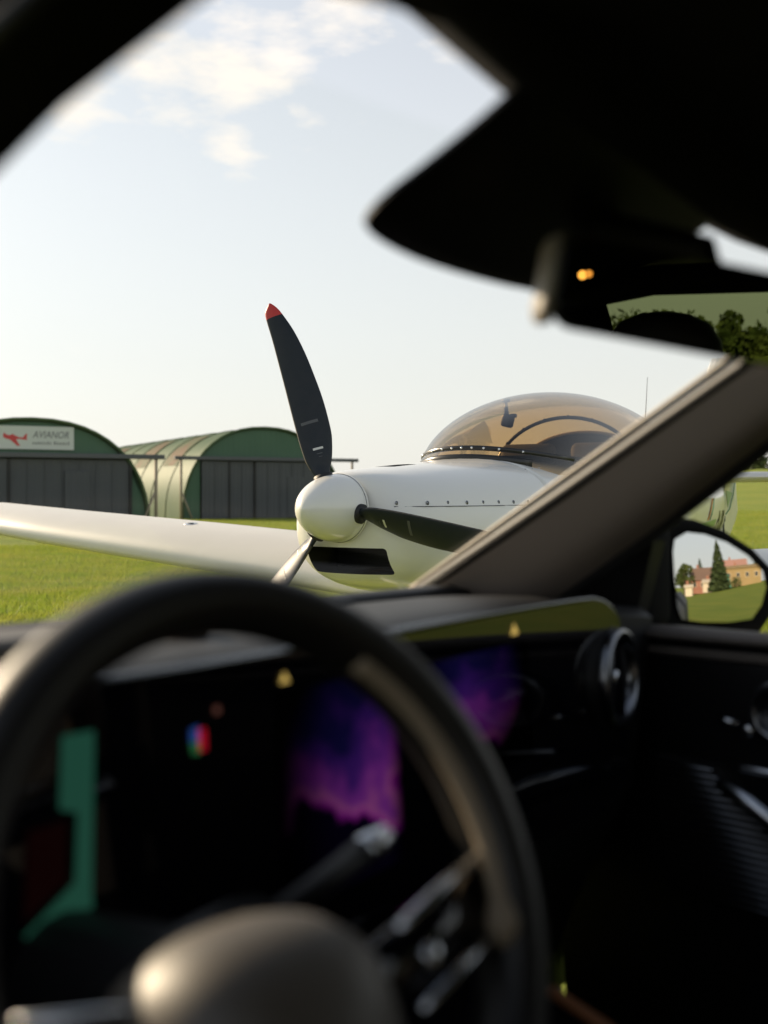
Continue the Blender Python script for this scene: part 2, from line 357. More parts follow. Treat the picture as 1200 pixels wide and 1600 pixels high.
        V = [(x*wS*.33, y*hS*.72, 0) for x, y in Pn]; put('emblem', *prism([Vector(p) for p in V], (0, 0, .003)), sx0+wS*.085, sz0+hS*.14, M['signred'])
    return t
FR = Vector((math.cos(AL), math.sin(AL), 0)); C2 = Vector((-9.0, 48.6, 0))+FR*3.95; C1 = Vector((-8.22, 38.0, 0))-FR*3.92
def arc_idx(f0, f1): return (int(48*f0), int(48*f1)+1)
hangar(C1, 3.92, 3.66, 9.3, 'green arched hangar with white sign above its dark sliding doors', [-3.45, -.76, 3.28], (-4.16, 4.45), (-1.15, 1.36, 2.64, 3.42), {}, 2.41)
hangar(C2, 3.95, 4.22, 24, 'green arched hangar without a sign, rust streaks on its roof', [-3.1, -1.75, -.5, 3.2], (-4.35, 4.75), None, {1: arc_idx(.20, .38), 3: arc_idx(.20, .38), 6: arc_idx(.2, .36)})

# ------------------------------------------------------------------ trees and houses (behind the car, seen in the mirrors; far right horizon)
def tree(name, label, loc, h, wid, kind, group=None, leaves=900):
    t = thing(name, label, 'tree', loc, random.uniform(0, 6), group)
    obj('trunk', *tube([(0, 0, -.1), (.02*h*.1, 0, h*.3), (0, .01*h, h*.8)], [wid*.07, wid*.05, wid*.015], 7), M['bark'], t)
    V = []; F = []
    lobes = [(rng.normal(0, .22, 2)*wid, rng.uniform(.4, .95)*h, rng.uniform(.16, .3)*wid) for _ in range(9)]
    for _ in range(leaves):
        if kind == 'con':
            f = rng.uniform(.06, 1)**1.2; a = rng.uniform(0, 2*math.pi); whorl = .8+.2*math.sin(f*47+3*math.sin(a*2))
            r_ = wid*.5*(1-f)**.85*rng.uniform(.35, 1)**.5*whorl; p = Vector((r_*math.cos(a), r_*math.sin(a), f*h-.12*r_)); s_ = h*.03*(1.25-f)
        else:
            l = lobes[rng.integers(len(lobes))]; d = Vector(rng.normal(0, 1, 3)).normalized(); q = rng.uniform(.55, 1.0)
            p = Vector((l[0][0], l[0][1], l[1]-l[2]*.5))+Vector((d.x*l[2]*1.2, d.y*l[2]*1.2, d.z*l[2]))*q; s_ = wid*.045
        d1 = Vector(rng.normal(0, 1, 3)).normalized()*s_*rng.uniform(.7, 1.6); d2 = Vector(rng.normal(0, 1, 3)).normalized()*s_
        k = len(V); V += [p-d1-d2*.3, p+d1*.3-d2, p+d1+d2*.3, p-d1*.3+d2]; F.append((k, k+1, k+2, k+3))
    obj('crown', V, F, M['leaf_con'] if kind == 'con' else M['leaf_dec'], t, False); return t
PS = R(45); CU = Vector((math.cos(PS), math.sin(PS), 0)); CV = Vector((-math.sin(PS), math.cos(PS), 0))
def car_w(u, v, z=0): return CU*u+CV*v+Vector((0, 0, z))
def house(label, loc, rz, Lx, Ly, hw, hr, wall, roof, nwin, cat='house', group=None, name='house'):
    """front at y=0 facing -y; ridge along x"""
    t = thing(name, label, cat, loc, rz, group)
    poly = [(-Lx/2, 0, 0), (-Lx/2, Ly, 0), (-Lx/2, Ly, hw), (-Lx/2, Ly/2, hw+hr), (-Lx/2, 0, hw)]
    obj('wall', *prism(poly, (Lx, 0, 0)), wall, t, False)
    for s_ in (0, 1):
        a = Vector((-Lx/2-.3, Ly/2, hw+hr+.12)); e = Vector((-Lx/2-.3, -.4 if s_ == 0 else Ly+.4, hw-.18*hr/ (Ly/2)*2))
        obj('roof', *prism([a, e, e+Vector((0, 0, -.14)), a+Vector((0, 0, -.14))], (Lx+.6, 0, 0)), roof, t, False)
    for i in range(nwin):
        x = -Lx/2+Lx*(i+.5)/nwin
        f_ = obj('window', *bevbox((x, -.02, hw*.6), (1.1, .08, 1.2), .02, 1), M['plaster'], t, False); obj('pane', *bevbox((x, -.065, hw*.6), (.9, .03, 1.0), 0), M['pane'], f_, False)
    ch = obj('chimney', *bevbox((Lx*.22, Ly/2+.2, hw+hr+.35), (.6, .6, 1.2), .02, 1), M['brick'], t, False)
    return t
# frame for what the door mirror shows
DM_DIR = (CU*.12+CV*-.99).normalized(); DM_LAT = (CU*.99+CV*.12).normalized(); DM_POS = car_w(1.63, .86)
def mir(dist, q): p = DM_POS+DM_DIR*dist+DM_LAT*q; return Vector((p.x, p.y, float(ground_h(p.x, p.y))))
HZ = math.atan2(DM_DIR.y, DM_DIR.x)-math.pi/2     # local +y points away from the mirror
house('red brick house with brown tiled roof behind the car', mir(82, -6.3), HZ, 7.2, 7, 3.6, 2.6, M['brick'], M['rooftile'], 3)
house('low cream garage in front of the brick house', mir(77, -3.6), HZ, 4.6, 4, 2.4, .5, M['plaster'], M['plaster'], 1, 'garage', None, 'garage')
house('small pale shed at the field edge beside the brick house', mir(74, -9.4), HZ, 1.9, 2, 2.2, .3, M['plaster'], M['plaster'], 0, 'shed', None, 'shed')
house('long tan walled building right of the tall conifer', mir(84, 5.8), HZ+.12, 11.5, 8, 4.4, .6, M['tanwall'], M['tanwall'], 4, 'building', None, 'building')
house('house with pink roof showing above the tan building', mir(104, 4.6), HZ, 9, 7, 5.6, 2.4, M['plaster'], M['pinkroof'], 4)
tree('conifer', 'tall dark conifer standing before the tan building', mir(74, -1.3), 11.0, 7.0, 'con', None, 4200)
tree('conifer', 'pointed conifer rising behind the brick house', mir(98, -8.2), 10.0, 6.0, 'con', None, 1800)
tree('broadleaf_tree', 'round leafed tree at the near end of the houses', mir(80, -11.3), 8, 6, 'dec', None, 1600)
tree('broadleaf_tree', 'dark leafed tree at the far end of the tan building', mir(92, 11.5), 8.5, 4.5, 'dec', None, 900)
tree('shrub', 'low dark shrub against the tan building wall', mir(78, 3.3), 2.4, 3.0, 'dec', None, 500)
o = obj('tarpaulin', *prism([(-.9, 0, 0), (.9, 0, 0), (.7, 0, 2.9), (-.2, 0, 3.2)], (0, .8, 0)), M['teal'], None, False); o.location = mir(76, 1.1); o.rotation_euler = (0, 0, HZ); o['label'] = 'teal covered stack beside the tall conifer'; o['category'] = 'tarpaulin'
# behind the rear window: silhouettes for the inside mirror
for i, (q, hh, wd) in enumerate(((-19, 3.0, 5), (-11, 2.6, 4), (-5.4, 4.1, 1.3), (-3.4, 2.7, 2.6), (-7.6, 1.7, 4), (-14, 2.4, 5), (-28, 3.6, 6))):
    p = car_w(.68, -66-3*(i % 3))+CU*q
    tree('broadleaf_tree', ['broad tree left of the lane behind the car', 'low round tree on the field behind the car', 'tall slim poplar like tree behind the car', 'small bushy tree beside the slim one behind the car', 'medium tree at the hedge line behind the car', 'wide tree far right behind the car', 'large spreading tree far left behind the car'][i], p, hh, wd, 'dec', None, 1200)
# trees on the far right skyline
for r_, hh, wd, lb in ((.334, 4.6, 7, 'low far tree at the left end of the right skyline row'), (.346, 6.2, 8, 'tallest far tree on the skyline above the tailplane'), (.358, 4.2, 9, 'wide far tree on the right skyline beside the tallest one')):
    Y = 235; x = r_*Y
    tree('broadleaf_tree', lb, (x, Y, float(ground_h(x, Y))-.6), hh, wd, 'dec', 'trees on the right skyline', 700)

# ------------------------------------------------------------------ aircraft
TH = R(32); HX, HY, HZ0 = -.192, 4.30, 1.139
AP = thing('light_aircraft', 'white low wing light aeroplane with bubble canopy and three bladed propeller', 'aeroplane', (HX, HY, 0), -TH)
def sec(b, w_, top, bot, n_=2.4, zc=None, K=48):
    zc = (top+bot)/2 if zc is None else zc; out = []
    for k in range(K):
        a = 2*math.pi*k/K; cx, sx = math.cos(a), math.sin(a)
        out.append((w_*math.copysign(abs(cx)**(2/n_), cx), b, zc+((top-zc) if sx > 0 else (zc-bot))*math.copysign(abs(sx)**(2/n_), sx)))
    return out
ST = [(.045, .115, 1.255, 1.02, 2), (.05, .17, 1.27, .955, 2.1), (.065, .215, 1.28, .91, 2.2), (.10, .262, 1.288, .865, 2.3), (.16, .305, 1.295, .83, 2.4), (.26, .345, 1.303, .80, 2.45), (.45, .39, 1.318, .765, 2.5),
      (.75, .435, 1.340, .735, 2.5), (1.08, .475, 1.366, .71, 2.5)]
ST2 = [(1.086, .476, 1.366, .71, 2.5), (1.4, .51, 1.372, .69, 2.5), (1.8, .535, 1.36, .68, 2.6), (2.4, .54, 1.37, .68, 2.6), (3.0, .50, 1.44, .70, 2.4), (3.4, .44, 1.52, .73, 2.2), (3.8, .36, 1.49, .77, 2.2), (4.4, .26, 1.42, .81, 2.2), (5.0, .17, 1.36, .84, 2.2), (5.55, .075, 1.32, .87, 2.2), (5.62, .03, 1.30, .9, 2.2)]
def dense(st, k):
    st = np.array(st); xs = np.arange(len(st)); xi = np.linspace(0, len(st)-1, (len(st)-1)*k+1)
    out = []
    for x in xi:     # catmull-rom
        i = min(int(x), len(st)-2); f = x-i; p0, p1, p2, p3 = st[max(i-1, 0)], st[i], st[i+1], st[min(i+2, len(st)-1)]
        out.append(.5*((2*p1)+(-p0+p2)*f+(2*p0-5*p1+4*p2-p3)*f*f+(-p0+3*p1-3*p2+p3)*f**3))
    return out
rings = [sec(*r_[:5]) for r_ in dense(ST, 4)]
cowl = fixn(obj('engine_cowling', *loft(rings), M['white'], AP))
# inlet opening cut through the nose
cut = fixn(obj('cutter', *bevbox((.0, .18, .928), (.385, .34, .108), .014, 3), M['black']))
cut2 = fixn(obj('cutter', *bevbox((.0, .46, 1.326), (.10, .20, .05), .01, 2), M['black']))
for cc in (cut, cut2):
    md = cowl.modifiers.new('cut', 'BOOLEAN'); md.object = cc; md.operation = 'DIFFERENCE'; md.solver = 'EXACT'; md.material_mode = 'TRANSFER'
bpy.context.view_layer.update(); dg = bpy.context.evaluated_depsgraph_get()
# cutters live in world space, cowl is parented: match by parenting them too
for cc in (cut, cut2): cc.parent = AP
bpy.context.view_layer.update(); dg = bpy.context.evaluated_depsgraph_get()
me = bpy.data.meshes.new_from_object(cowl.evaluated_get(dg)); cowl.modifiers.clear(); cowl.data = me
for cc in (cut, cut2): bpy.data.objects.remove(cc)
auto(cowl, 40)
rad = obj('radiator', *bevbox((0, .30, .928), (.375, .02, .10), 0), M['radiator'], AP, False)
for k in range(7): obj('radiator_fin', *bevbox((0, .284, .888+k*.0135), (.37, .008, .004), 0), M['black'], rad, False)
fus = fixn(obj('fuselage', *loft([sec(*r_[:5]) for r_ in dense(ST2, 4)]), M['white'], AP))
def on_cowl(b, z):
    st = dense(ST, 8); i = min(range(len(st)), key=lambda k: abs(st[k][0]-b)); w_, top, bot, n_ = st[i][1:5]; zc = (top+bot)/2
    hh = (top-zc) if z > zc else (zc-bot); return w_*(1-min(1, abs(z-zc)/hh)**n_)**(1/n_)
for k in range(8):
    b_ = .085+k*.112; z = 1.160; s_ = on_cowl(b_, z)
    sc_ = obj('cowl_fastener', *disc((s_-.001, b_, z), (1, -.05, .1), .0085, .004), M['darkchrome'], AP); obj('fastener_slot', *bevbox((s_+.003, b_, z), (.002, .003, .011), 0), M['black'], sc_, False)
seam = [(on_cowl(b_, 1.146)+.0005, b_, 1.146) for b_ in np.linspace(.075, 1.06, 30)]
obj('cowl_seam', *tube(seam, .0016, 5), M['steelgrey'], AP)
for k in range(5):   # small rivets on the top deck ahead of the canopy
    obj('rivet', *disc((.34-.02*k, 1.0+.035*k, on_z) if False else (.30+.012*k, .98+.05*k, 1.30+.004*k), (.6, 0, .8), .005, .003), M['steel'], AP)
obj('cowl_trim_line', *tube([(on_cowl(b_, .93)+.001, b_, .93+.02*(b_-.5)) for b_ in np.linspace(.52, 1.06, 14)], (.002, .012), 6), M['green'], AP)
obj('cowl_trim_line', *tube([(on_cowl(b_, .84)+.001, b_, .84) for b_ in np.linspace(.42, 1.06, 14)], (.002, .006), 6), M['green'], AP)
# spinner and propeller
SPR = .136
def sp_r(q): return SPR*(1-q**2.1)**.62      # q 0 at base .. 1 at the tip
SL = .255
rings = []
for q in list(np.linspace(0, .9, 16))+[.94, .97, .99, .9985]:
    rr = sp_r(q); rings.append([(rr*math.cos(2*math.pi*k/40), .035-q*SL, HZ0+rr*math.sin(2*math.pi*k/40)) for k in range(40)])
spin = fixn(obj('spinner', *loft(rings), M['white'], AP)); auto(spin, 60)
obj('spinner_seam', *tube([(sp_r(.06)*1.004*math.cos(a), .035-.06*SL, HZ0+sp_r(.06)*1.004*math.sin(a)) for a in np.linspace(0, 2*math.pi, 41)], .0014, 4, False), M['steelgrey'], spin)
BT = [(.075, -.022, .022, .030, 52), (.115, -.024, .024, .028, 50), (.15, -.038, .036, .024, 47), (.195, -.050, .058, .020, 43), (.25, -.052, .076, .017, 40), (.30, -.051, .086, .015, 37), (.41, -.046, .092, .0125, 32), (.51, -.041, .089, .011, 28), (.62, -.036, .081, .009, 25), (.72, -.032, .065, .008, 22), (.80, -.031, .041, .0065, 20), (.835, -.025, .026, .005, 19), (.858, .0, .009, .003, 19)]
def blade(ang):
    e2 = Vector((math.sin(ang), 0, math.cos(ang)))      # radial, local x = picture right
    tg = Vector((-math.cos(ang), 0, math.sin(ang)))     # direction of rotation (up blade moves left)
    fw = Vector((0, -1, 0)); ctr = Vector((0, -.015, HZ0)); rings = []
    bt = [(q[0]*1.04 if q[0] > .13 else q[0], *q[1:]) for q in dense(BT, 3)]; K = 20; mi = []
    for r_, le, te, th, be in bt:
        be = R(be); ch = tg*math.cos(be)+fw*math.sin(be); nn = fw*math.cos(be)-tg*math.sin(be); ring = []
        for k in range(K):
            a = 2*math.pi*k/K; x = (le+te)/2+(te-le)/2*math.cos(a); y = th/2*math.sin(a)*(1-.35*math.cos(a))+(.006 if r_ > .2 else 0)*math.sin(a)**2
            ring.append(ctr+e2*r_-ch*x+nn*y)
        rings.append(ring)
    V, F = loft(rings); o = obj('propeller_blade', V, F, [M['blade'], M['blade_le'], M['red']], AP)
    for i, p in enumerate(o.data.polygons):
        if i < (len(rings)-1)*K:
            ri, k = divmod(i, K)
            if bt[ri][0] > .815: p.material_index = 2
            elif k in (9, 10) and bt[ri][0] > .17: p.material_index = 1
    fixn(o)
    # root collar and stickers
    obj('blade_collar', *tube([ctr+e2*.092, ctr+e2*.128], .031, 16), M['darkchrome'], o)
    bm_ = [(.247, .026, .009, 'label'), (.226, .014, .003, 'steelgrey'), (.213, .009, .002, 'steelgrey'), (.36, .044, .012, 'steelgrey')]
    for r_, hw, hh, mm in bm_:
        row = np.array([[q[i] for q in bt] for i in range(5)]); le, te, th, be = [np.interp(r_, row[0], row[i]) for i in (1, 2, 3, 4)]; be = R(be)
        ch = tg*math.cos(be)+fw*math.sin(be); nn = fw*math.cos(be)-tg*math.sin(be); m0 = .012
        def P_(dx, dr):
            x = m0+dx; a = math.acos(max(-1, min(1, (x-(le+te)/2)/((te-le)/2)))); y = th/2*math.sin(a)*(1-.35*math.cos(a))+.006*math.sin(a)**2
            return ctr+e2*(r_+dr)-ch*x+nn*(y+.0012)
        xs = np.linspace(-hw*.8, hw*.8, 7); V = [P_(x, -hh/2) for x in xs]+[P_(x, hh/2) for x in xs]
        obj('blade_sticker', V, [(i, i+1, i+8, i+7) for i in range(6)], M[mm], o)
    return o
for k in range(3): blade(R(-21+120*k))
for k in range(3):
    a = R(-21+120*k); d = Vector((math.sin(a), 0, math.cos(a)))
    obj('blade_cuff', *tube([Vector((0, -.015, HZ0))+d*.108, Vector((0, -.015, HZ0))+d*(SPR+.0035)], .039, 20), M['black'], AP)
# wings
def airfoil(c, K=14, tu=.125, tl=.055):
    up = []; lo = []
    for i in range(K+1):
        x = .5*(1-math.cos(math.pi*i/K)); yt = (1.4845*math.sqrt(x)-.63*x-1.758*x*x+1.4215*x**3-.5075*x**4)*2
        up.append((x*c, yt*tu*c)); lo.append((x*c, -yt*tl*c))
    return up[::-1]+lo[1:-1]
def wing(sg):
    rings = []
    for s_, le, c, z, tw in ((.30, 1.42, 1.42, .655, 0), (1.2, 1.44, 1.38, .735, 0), (2.4, 1.50, 1.25, .828, 0), (3.6, 1.58, 1.10, .915, 0), (4.6, 1.66, .95, .995, 0), (4.9, 1.75, .80, 1.02, 0), (5.0, 1.9, .5, 1.03, 0)):
        ct, sn = math.cos(R(4.5)), math.sin(R(4.5)); rings.append([(sg*s_, le+.35*c+(x-.35*c)*ct-y*sn, z+(x-.35*c)*sn+y*ct) for x, y in airfoil(c, 14, .14, .065)])
    o = fixn(obj('wing', *loft(rings), M['white_dirty'], AP)); auto(o, 50)
    bpy.context.view_layer.update(); s_ = 2.42
    ok_, hp_, hn_, _ = o.ray_cast(Vector((sg*s_, 1.84, 2)), Vector((0, 0, -1)))
    if ok_:
        lb = obj('fuel_cap', *disc(hp_-hn_*.001, hn_, .045, .004), M['steel'], o); obj('cap_latch', *bevbox(hp_+hn_*.004, (.05, .014, .005), .001, 1), M['black'], lb)
    obj('tie_down', *tube([(sg*2.0, 1.7, .765), (sg*2.0, 1.7, .70)], .006, 6), M['black'], o)
    return o
wing(-1); wing(1)
# canopy ellipsoid
CB, CA, CZ, CH, CW = 2.33, 1.30, 1.285, .485, .555
def cpt(b_, ph):
    f = math.sqrt(max(0, 1-((b_-CB)/CA)**2)); return Vector((CW*f**.8*math.sin(ph), b_, CZ+CH*f*math.cos(ph)))
rows = []
for i in range(41):
    b_ = CB-CA*math.cos(math.pi*i/40*.97+.0001)
    rows.append([cpt(b_, ph) for ph in np.linspace(-math.pi/2, math.pi/2, 40)])
can = obj('canopy', *loft(rows, False, False, False), M['canopy'], AP)
# front frame strip with screws: where the shell is ~ .10 above the deck line
def front_curve(dz, b_max, k=40):
    out = []
    for i in range(k):
        ph = -1.35+2.7*i/(k-1)
        # find b so that z = target for this angle
        lo_, hi_ = CB-CA*.9999, b_max
        for _ in range(40):
            md_ = (lo_+hi_)/2; p = cpt(md_, ph); tgt = 1.365+dz-.30*p.x**2
            if p.z < tgt: lo_ = md_
            else: hi_ = md_
        out.append(cpt((lo_+hi_)/2, ph))
    return out
fc = front_curve(.05, 2.2); fc2 = front_curve(.0, 2.2)
off = lambda p: p+(p-Vector((0, CB, CZ))).normalized()*.002
obj('canopy_frame', *tube([off(p) for p in fc], (.004, .012), 8), M['blackgloss'], can)
obj('canopy_frame', *tube([off(p) for p in fc2], (.005, .020), 8), M['blackgloss'], can)
for i in range(3, 38, 4):
    p = fc[i]; obj('canopy_screw', *disc(p+(p-Vector((0, CB, CZ))).normalized()*.004, p-Vector((0, CB, CZ)), .0062, .004), M['steel'], can)
hoop = [Vector((.46*math.sin(a), 2.34, 1.27+.365*math.cos(a))) for a in np.linspace(-1.57, 1.57, 40)]
hp = obj('roll_hoop', *tube(hoop, .011, 8, True, (0, 1, 0)), M['blackgloss'], AP)
for i in range(4, 38, 4): obj('hoop_screw', *disc(hoop[i]+Vector((0, -.008, .006)), (hoop[i]-Vector((0, 2.34, 1.27)))+Vector((0, -.2, 0)), .007, .006), M['blackgloss'], hp)
bk = [(.44*math.sin(a), 2.62, 1.25+.31*max(0, math.cos(a))**.8) for a in np.linspace(-1.57, 1.57, 30)]
obj('rear_bulkhead', *prism(bk, (0, .02, 0)), M['cockpit'], AP, False)
obj('bulkhead_rim', *tube([Vector(p)+Vector((0, -.005, .004)) for p in bk], .009, 6, True, (0, 1, 0)), M['tan'], AP)
for s_ in (-.22, .22):
    obj('seat_back', *bevbox((s_, 2.28, 1.34), (.34, .09, .30), .04, 3, Matrix.Rotation(R(-18), 4, 'X')), M['seatair'], AP)
ck = [(s_*w_, b_, z) for b_, w_, z in ((1.32, .30, 1.377), (1.6, .40, 1.374), (2.0, .44, 1.376), (2.6, .43, 1.41)) for s_ in (-1, 0, 1)]
obj('cockpit_trim', [(x, y, z+.006) for x, y, z in ck], [(i*3+j, i*3+j+1, i*3+j+4, i*3+j+3) for i in range(3) for j in range(2)], M['cockpit'], AP)
cp = cpt(1.66, -.12)+Vector((0, .01, -.012))
cpo = obj('compass', *join(bevbox(cp+Vector((.012, 0, -.105)), (.06, .05, .07), .014, 3, Matrix.Rotation(.25, 4, 'Y')), bevbox(cp+Vector((.045, 0, -.08)), (.03, .03, .02), .005, 2)), M['blackgloss'], AP)
obj('compass_mount', *join(tube([cp, cp+Vector((.005, 0, -.075))], [.009, .013], 8), tube([cp+Vector((-.02, 0, .002)), cp+Vector((.022, 0, .002))], .009, 8)), M['blackgloss'], cpo)
# tail
def plate(pts2, th, axis='x', pos=0):
    n_ = len(pts2)
    return None
fin_p = [(4.75, 1.36), (5.15, 1.72), (5.42, 2.22), (5.50, 2.31), (5.66, 2.33), (5.60, 1.33), (5.55, .95), (5.0, 1.2)]
def solidfin(pp, hw, m_, nm):
    ctr_ = Vector((0, sum(p[0] for p in pp)/len(pp), sum(p[1] for p in pp)/len(pp)))
    ring = lambda x, k: [Vector((x, p[0], p[1]))*(k)+Vector((x, ctr_.y, ctr_.z))*(1-k) for p in pp]
    o = fixn(obj(nm, *loft([ring(-hw, .93), ring(-hw*.6, 1), ring(hw*.6, 1), ring(hw, .93)]), m_, AP)); auto(o, 30); return o
solidfin(fin_p, .035, M['white'], 'fin')
rud = solidfin([(5.69, 2.33), (5.86, 2.33), (5.98, 2.0), (6.06, 1.55), (6.10, 1.22), (6.16, 1.02), (6.10, .95), (5.92, .84), (5.62, .80), (5.64, 1.2)], .028, M['white'], 'rudder')
obj('rudder_flash', *prism([(.0295, 5.75, 1.22), (.0295, 5.95, 1.2), (.0295, 5.80, 1.08)], (.002, 0, 0)), M['ltgreen'], rud, False)
obj('rudder_curve', *tube([(.030, 5.74, 1.02), (.030, 5.86, 1.06), (.030, 5.98, 1.18), (.030, 6.04, 1.3)], .004, 5), M['green'], rud)
obj('rudder_hinge', *tube([(.03, 5.655, .82), (.03, 5.655, 1.3)], .012, 6), M['steelgrey'], AP)
obj('hinge_fitting', *bevbox((.036, 5.655, 1.15), (.02, .03, .11), .004, 1), M['green'], AP); obj('hinge_fitting', *bevbox((.036, 5.655, .985), (.02, .03, .05), .004, 1), M['black'], AP)
for sg in (-1, 1):
    rings = [[(sg*s_, le+x, 1.325+y) for x, y in airfoil(c_, 10, .07, .06)] for s_, le, c_ in ((.02, 5.25, .72), (.6, 5.33, .62), (1.15, 5.42, .5), (1.22, 5.5, .34))]
    st_ = fixn(obj('tailplane', *loft(rings), M['white_dirty'], AP)); auto(st_, 50)
def fus_side(b_, z):
    st = dense(ST2, 12); i = min(range(len(st)), key=lambda k: abs(st[k][0]-b_)); w_, top, bot, n_ = st[i][1:5]; zc_ = (top+bot)/2
    return w_*(1-min(.999, abs(z-zc_)/((top-bot)/2))**n_)**(1/n_)
def fus_patch(name, poly, m_, par=None):      # poly of (b,z) quad, draped on the side
    (b0, z0), (b1, z1), (b2, z2), (b3, z3) = poly; V = []; kx, kz = 8, 4
    for i in range(kx+1):
        for j in range(kz+1):
            f, g = i/kx, j/kz; b_ = (b0*(1-f)+b1*f)*(1-g)+(b3*(1-f)+b2*f)*g; z = (z0*(1-f)+z1*f)*(1-g)+(z3*(1-f)+z2*f)*g
            V.append((fus_side(b_, z)+.003, b_, z))
    F = [(i*(kz+1)+j, (i+1)*(kz+1)+j, (i+1)*(kz+1)+j+1, i*(kz+1)+j+1) for i in range(kx) for j in range(kz)]
    return obj(name, V, F, m_, par or AP)
fus_patch('side_band', [(3.6, .90), (4.9, .945), (4.9, 1.0), (3.6, .965)], M['ltgreen'])
fus_patch('side_stripe', [(4.38, 1.0), (4.46, 1.0), (4.62, 1.16), (4.54, 1.16)], M['orange'])
fus_patch('side_stripe', [(4.52, 1.0), (4.55, 1.0), (4.70, 1.16), (4.67, 1.16)], M['green'])
for (a, b_, c_, d_) in ((4.98, 5.02, 5.09, 5.05), (5.16, 5.2, 5.09, 5.05), (5.24, 5.28, 5.28, 5.24), (5.25, 5.29, 5.40, 5.36), (5.37, 5.41, 5.41, 5.37)):
    fus_patch('registration_letter', [(a, .90), (b_, .90), (c_, 1.06), (d_, 1.06)], M['olive'])
obj('whip_antenna', *tube([(0, 3.72, 1.48), (.0, 3.80, 2.0)], [.004, .0015], 6), M['black'], AP)
# undercarriage
def wheel_set(x, b_, top):
    lg = obj('landing_leg', *tube([top, (x, b_, .24)], [(.03, .012), (.022, .01)], 8), M['white'], AP)
    wh = obj('wheel', *loft([[(x+dx, b_+rr*math.cos(a), .165+rr*math.sin(a)) for a in np.linspace(0, 2*math.pi, 24, endpoint=False)] for dx, rr in ((-.055, .10), (-.055, .14), (-.03, .165), (.03, .165), (.055, .14), (.055, .10))]), M['rubber'], AP)
    obj('hub', *disc((x+.05, b_, .165), (1, 0, 0), .08, .012), M['chrome'], wh)
    sp = [[(x+w_*math.cos(a), b_+db, .27+h_*math.sin(a)) for a in np.linspace(0, 2*math.pi, 16, endpoint=False)] for db, w_, h_ in ((-.32, .01, .01), (-.25, .06, .07), (-.08, .085, .12), (.12, .08, .11), (.35, .04, .05), (.46, .008, .008))]
    fixn(obj('wheel_spat', *loft(sp), M['white'], AP))
wheel_set(0, .55, (0, .55, .80)); wheel_set(-.95, 2.2, (-.45, 2.1, .74)); wheel_set(.95, 2.2, (.45, 2.1, .74))

# ------------------------------------------------------------------ the car we look out of
UC, V0 = .645, 0.0
CAR = thing('parked_car', 'dark car interior in the foreground with steering wheel, dashboard and windscreen', 'car', car_w(UC, V0), PS)
def L(p): return Vector((p[0]-UC, p[1]-V0, p[2]))
def cobj(name, VF, m_, parent=None, smooth=True):
    V, F = VF; o = obj(name, [L(v) for v in V], F, m_, parent or CAR, smooth); return o
def mirp(p): return (2*UC-p[0], p[1], p[2])
# windscreen frame lines (passenger side); A = glass edge, B = door side edge
A = [(1.235, 1.17, 1.048), (1.20, 1.115, 1.064), (1.15, .835, 1.200), (1.10, .558, 1.340), (1.07, .468, 1.398), (1.04, .40, 1.435)]
Bq = [(1.30, 1.0, 1.0), (1.28, .918, 1.049), (1.225, .721, 1.16), (1.17, .56, 1.2575), (1.14, .46, 1.32), (1.10, .36, 1.375)]
Oq = [(1.33, 1.27, 1.03), (1.30, 1.20, 1.06), (1.235, .92, 1.212), (1.17, .63, 1.352), (1.14, .53, 1.408), (1.10, .43, 1.455)]      # outer skin
def pillar(side):
    fl = (lambda p: p) if side > 0 else mirp
    if side > 0:
        Aq = A; B2 = Bq
    else:
        Aq = A; B2 = Bq
    rings = []
    for a, b_, o_ in zip(Aq, B2, Oq):
        a, b_, o_ = Vector(a), Vector(b_), Vector(o_); o_ = a.lerp(o_, .27)
        if side < 0: b_ = a.lerp(b_, .42)
        inn_ = (Vector((UC, .0, 1.1))-(a+b_)/2).normalized(); ring = []
        for k in range(9):
            f = k/8; ring.append(a*(1-f)+b_*f+inn_*(.030 if side > 0 else .010)*((f/.56)**.8 if f < .56 else (1-((f-.56)/.44)**2.2)))
        ring += [b_*.6+o_*.4+Vector((.03, .0, .0)), o_]
        rings.append([Vector(fl(p))+(Vector((.036, -.012, .0))*min(1, max(0, (len(rings)-1)/2)) if side < 0 else Vector()) for p in ring])
    o = fixn(cobj('windscreen_pillar', loft(rings), M['pillartrim'] if side > 0 else M['lining'])); auto(o, 50)
    if side > 0: cobj('window_frame', tube([Vector(fl(Vector(b_)*.85+Vector(o_)*.15+Vector((.008, -.010, -.012)))) for b_, o_ in zip(Bq, Oq)], .013, 8), M['black'], o)
    o.data.materials.append(M['black'] if side > 0 else M['lining']); nr_ = len(rings[0])
    for i_, p_ in enumerate(o.data.polygons):
        if i_ < (len(rings)-1)*nr_ and i_ % nr_ >= nr_-3: p_.material_index = 1
    s1 = [Vector(fl(Vector(a)*.96+Vector(o_)*.04)) for a, o_ in zip(A, Oq)]
    cobj('windscreen_seal', tube([p+Vector((.004 if side > 0 else -.004, -.004, -.004)) for p in s1], .009, 8), M['black'], o)
    s2 = [Vector(fl(Vector(a)*.74+Vector(o_)*.26+Vector((-.004, .0, .004)))) for a, o_ in zip(A, Oq)]
    cobj('window_molding', tube(s2, .0042, 8), M['molding'], o)
pillar(1); pillar(-1)
# windscreen glass
rows = []
for i in range(9):
    f = i/8*(len(A)-2)+.6; k = min(int(f), len(A)-2); g = f-k; pr = Vector(A[k]).lerp(Vector(A[k+1]), g)+Vector((.02, .01, .004)); pl = Vector(mirp(pr)); row = []
    for j in range(21):
        q = j/20; p = pl.lerp(pr, q); bow = 1-(2*q-1)**2; row.append(p+Vector((0, .055*bow, .022*bow)))
    rows.append(row)
cobj('windscreen', loft(rows, False, False, False), M['glass'])
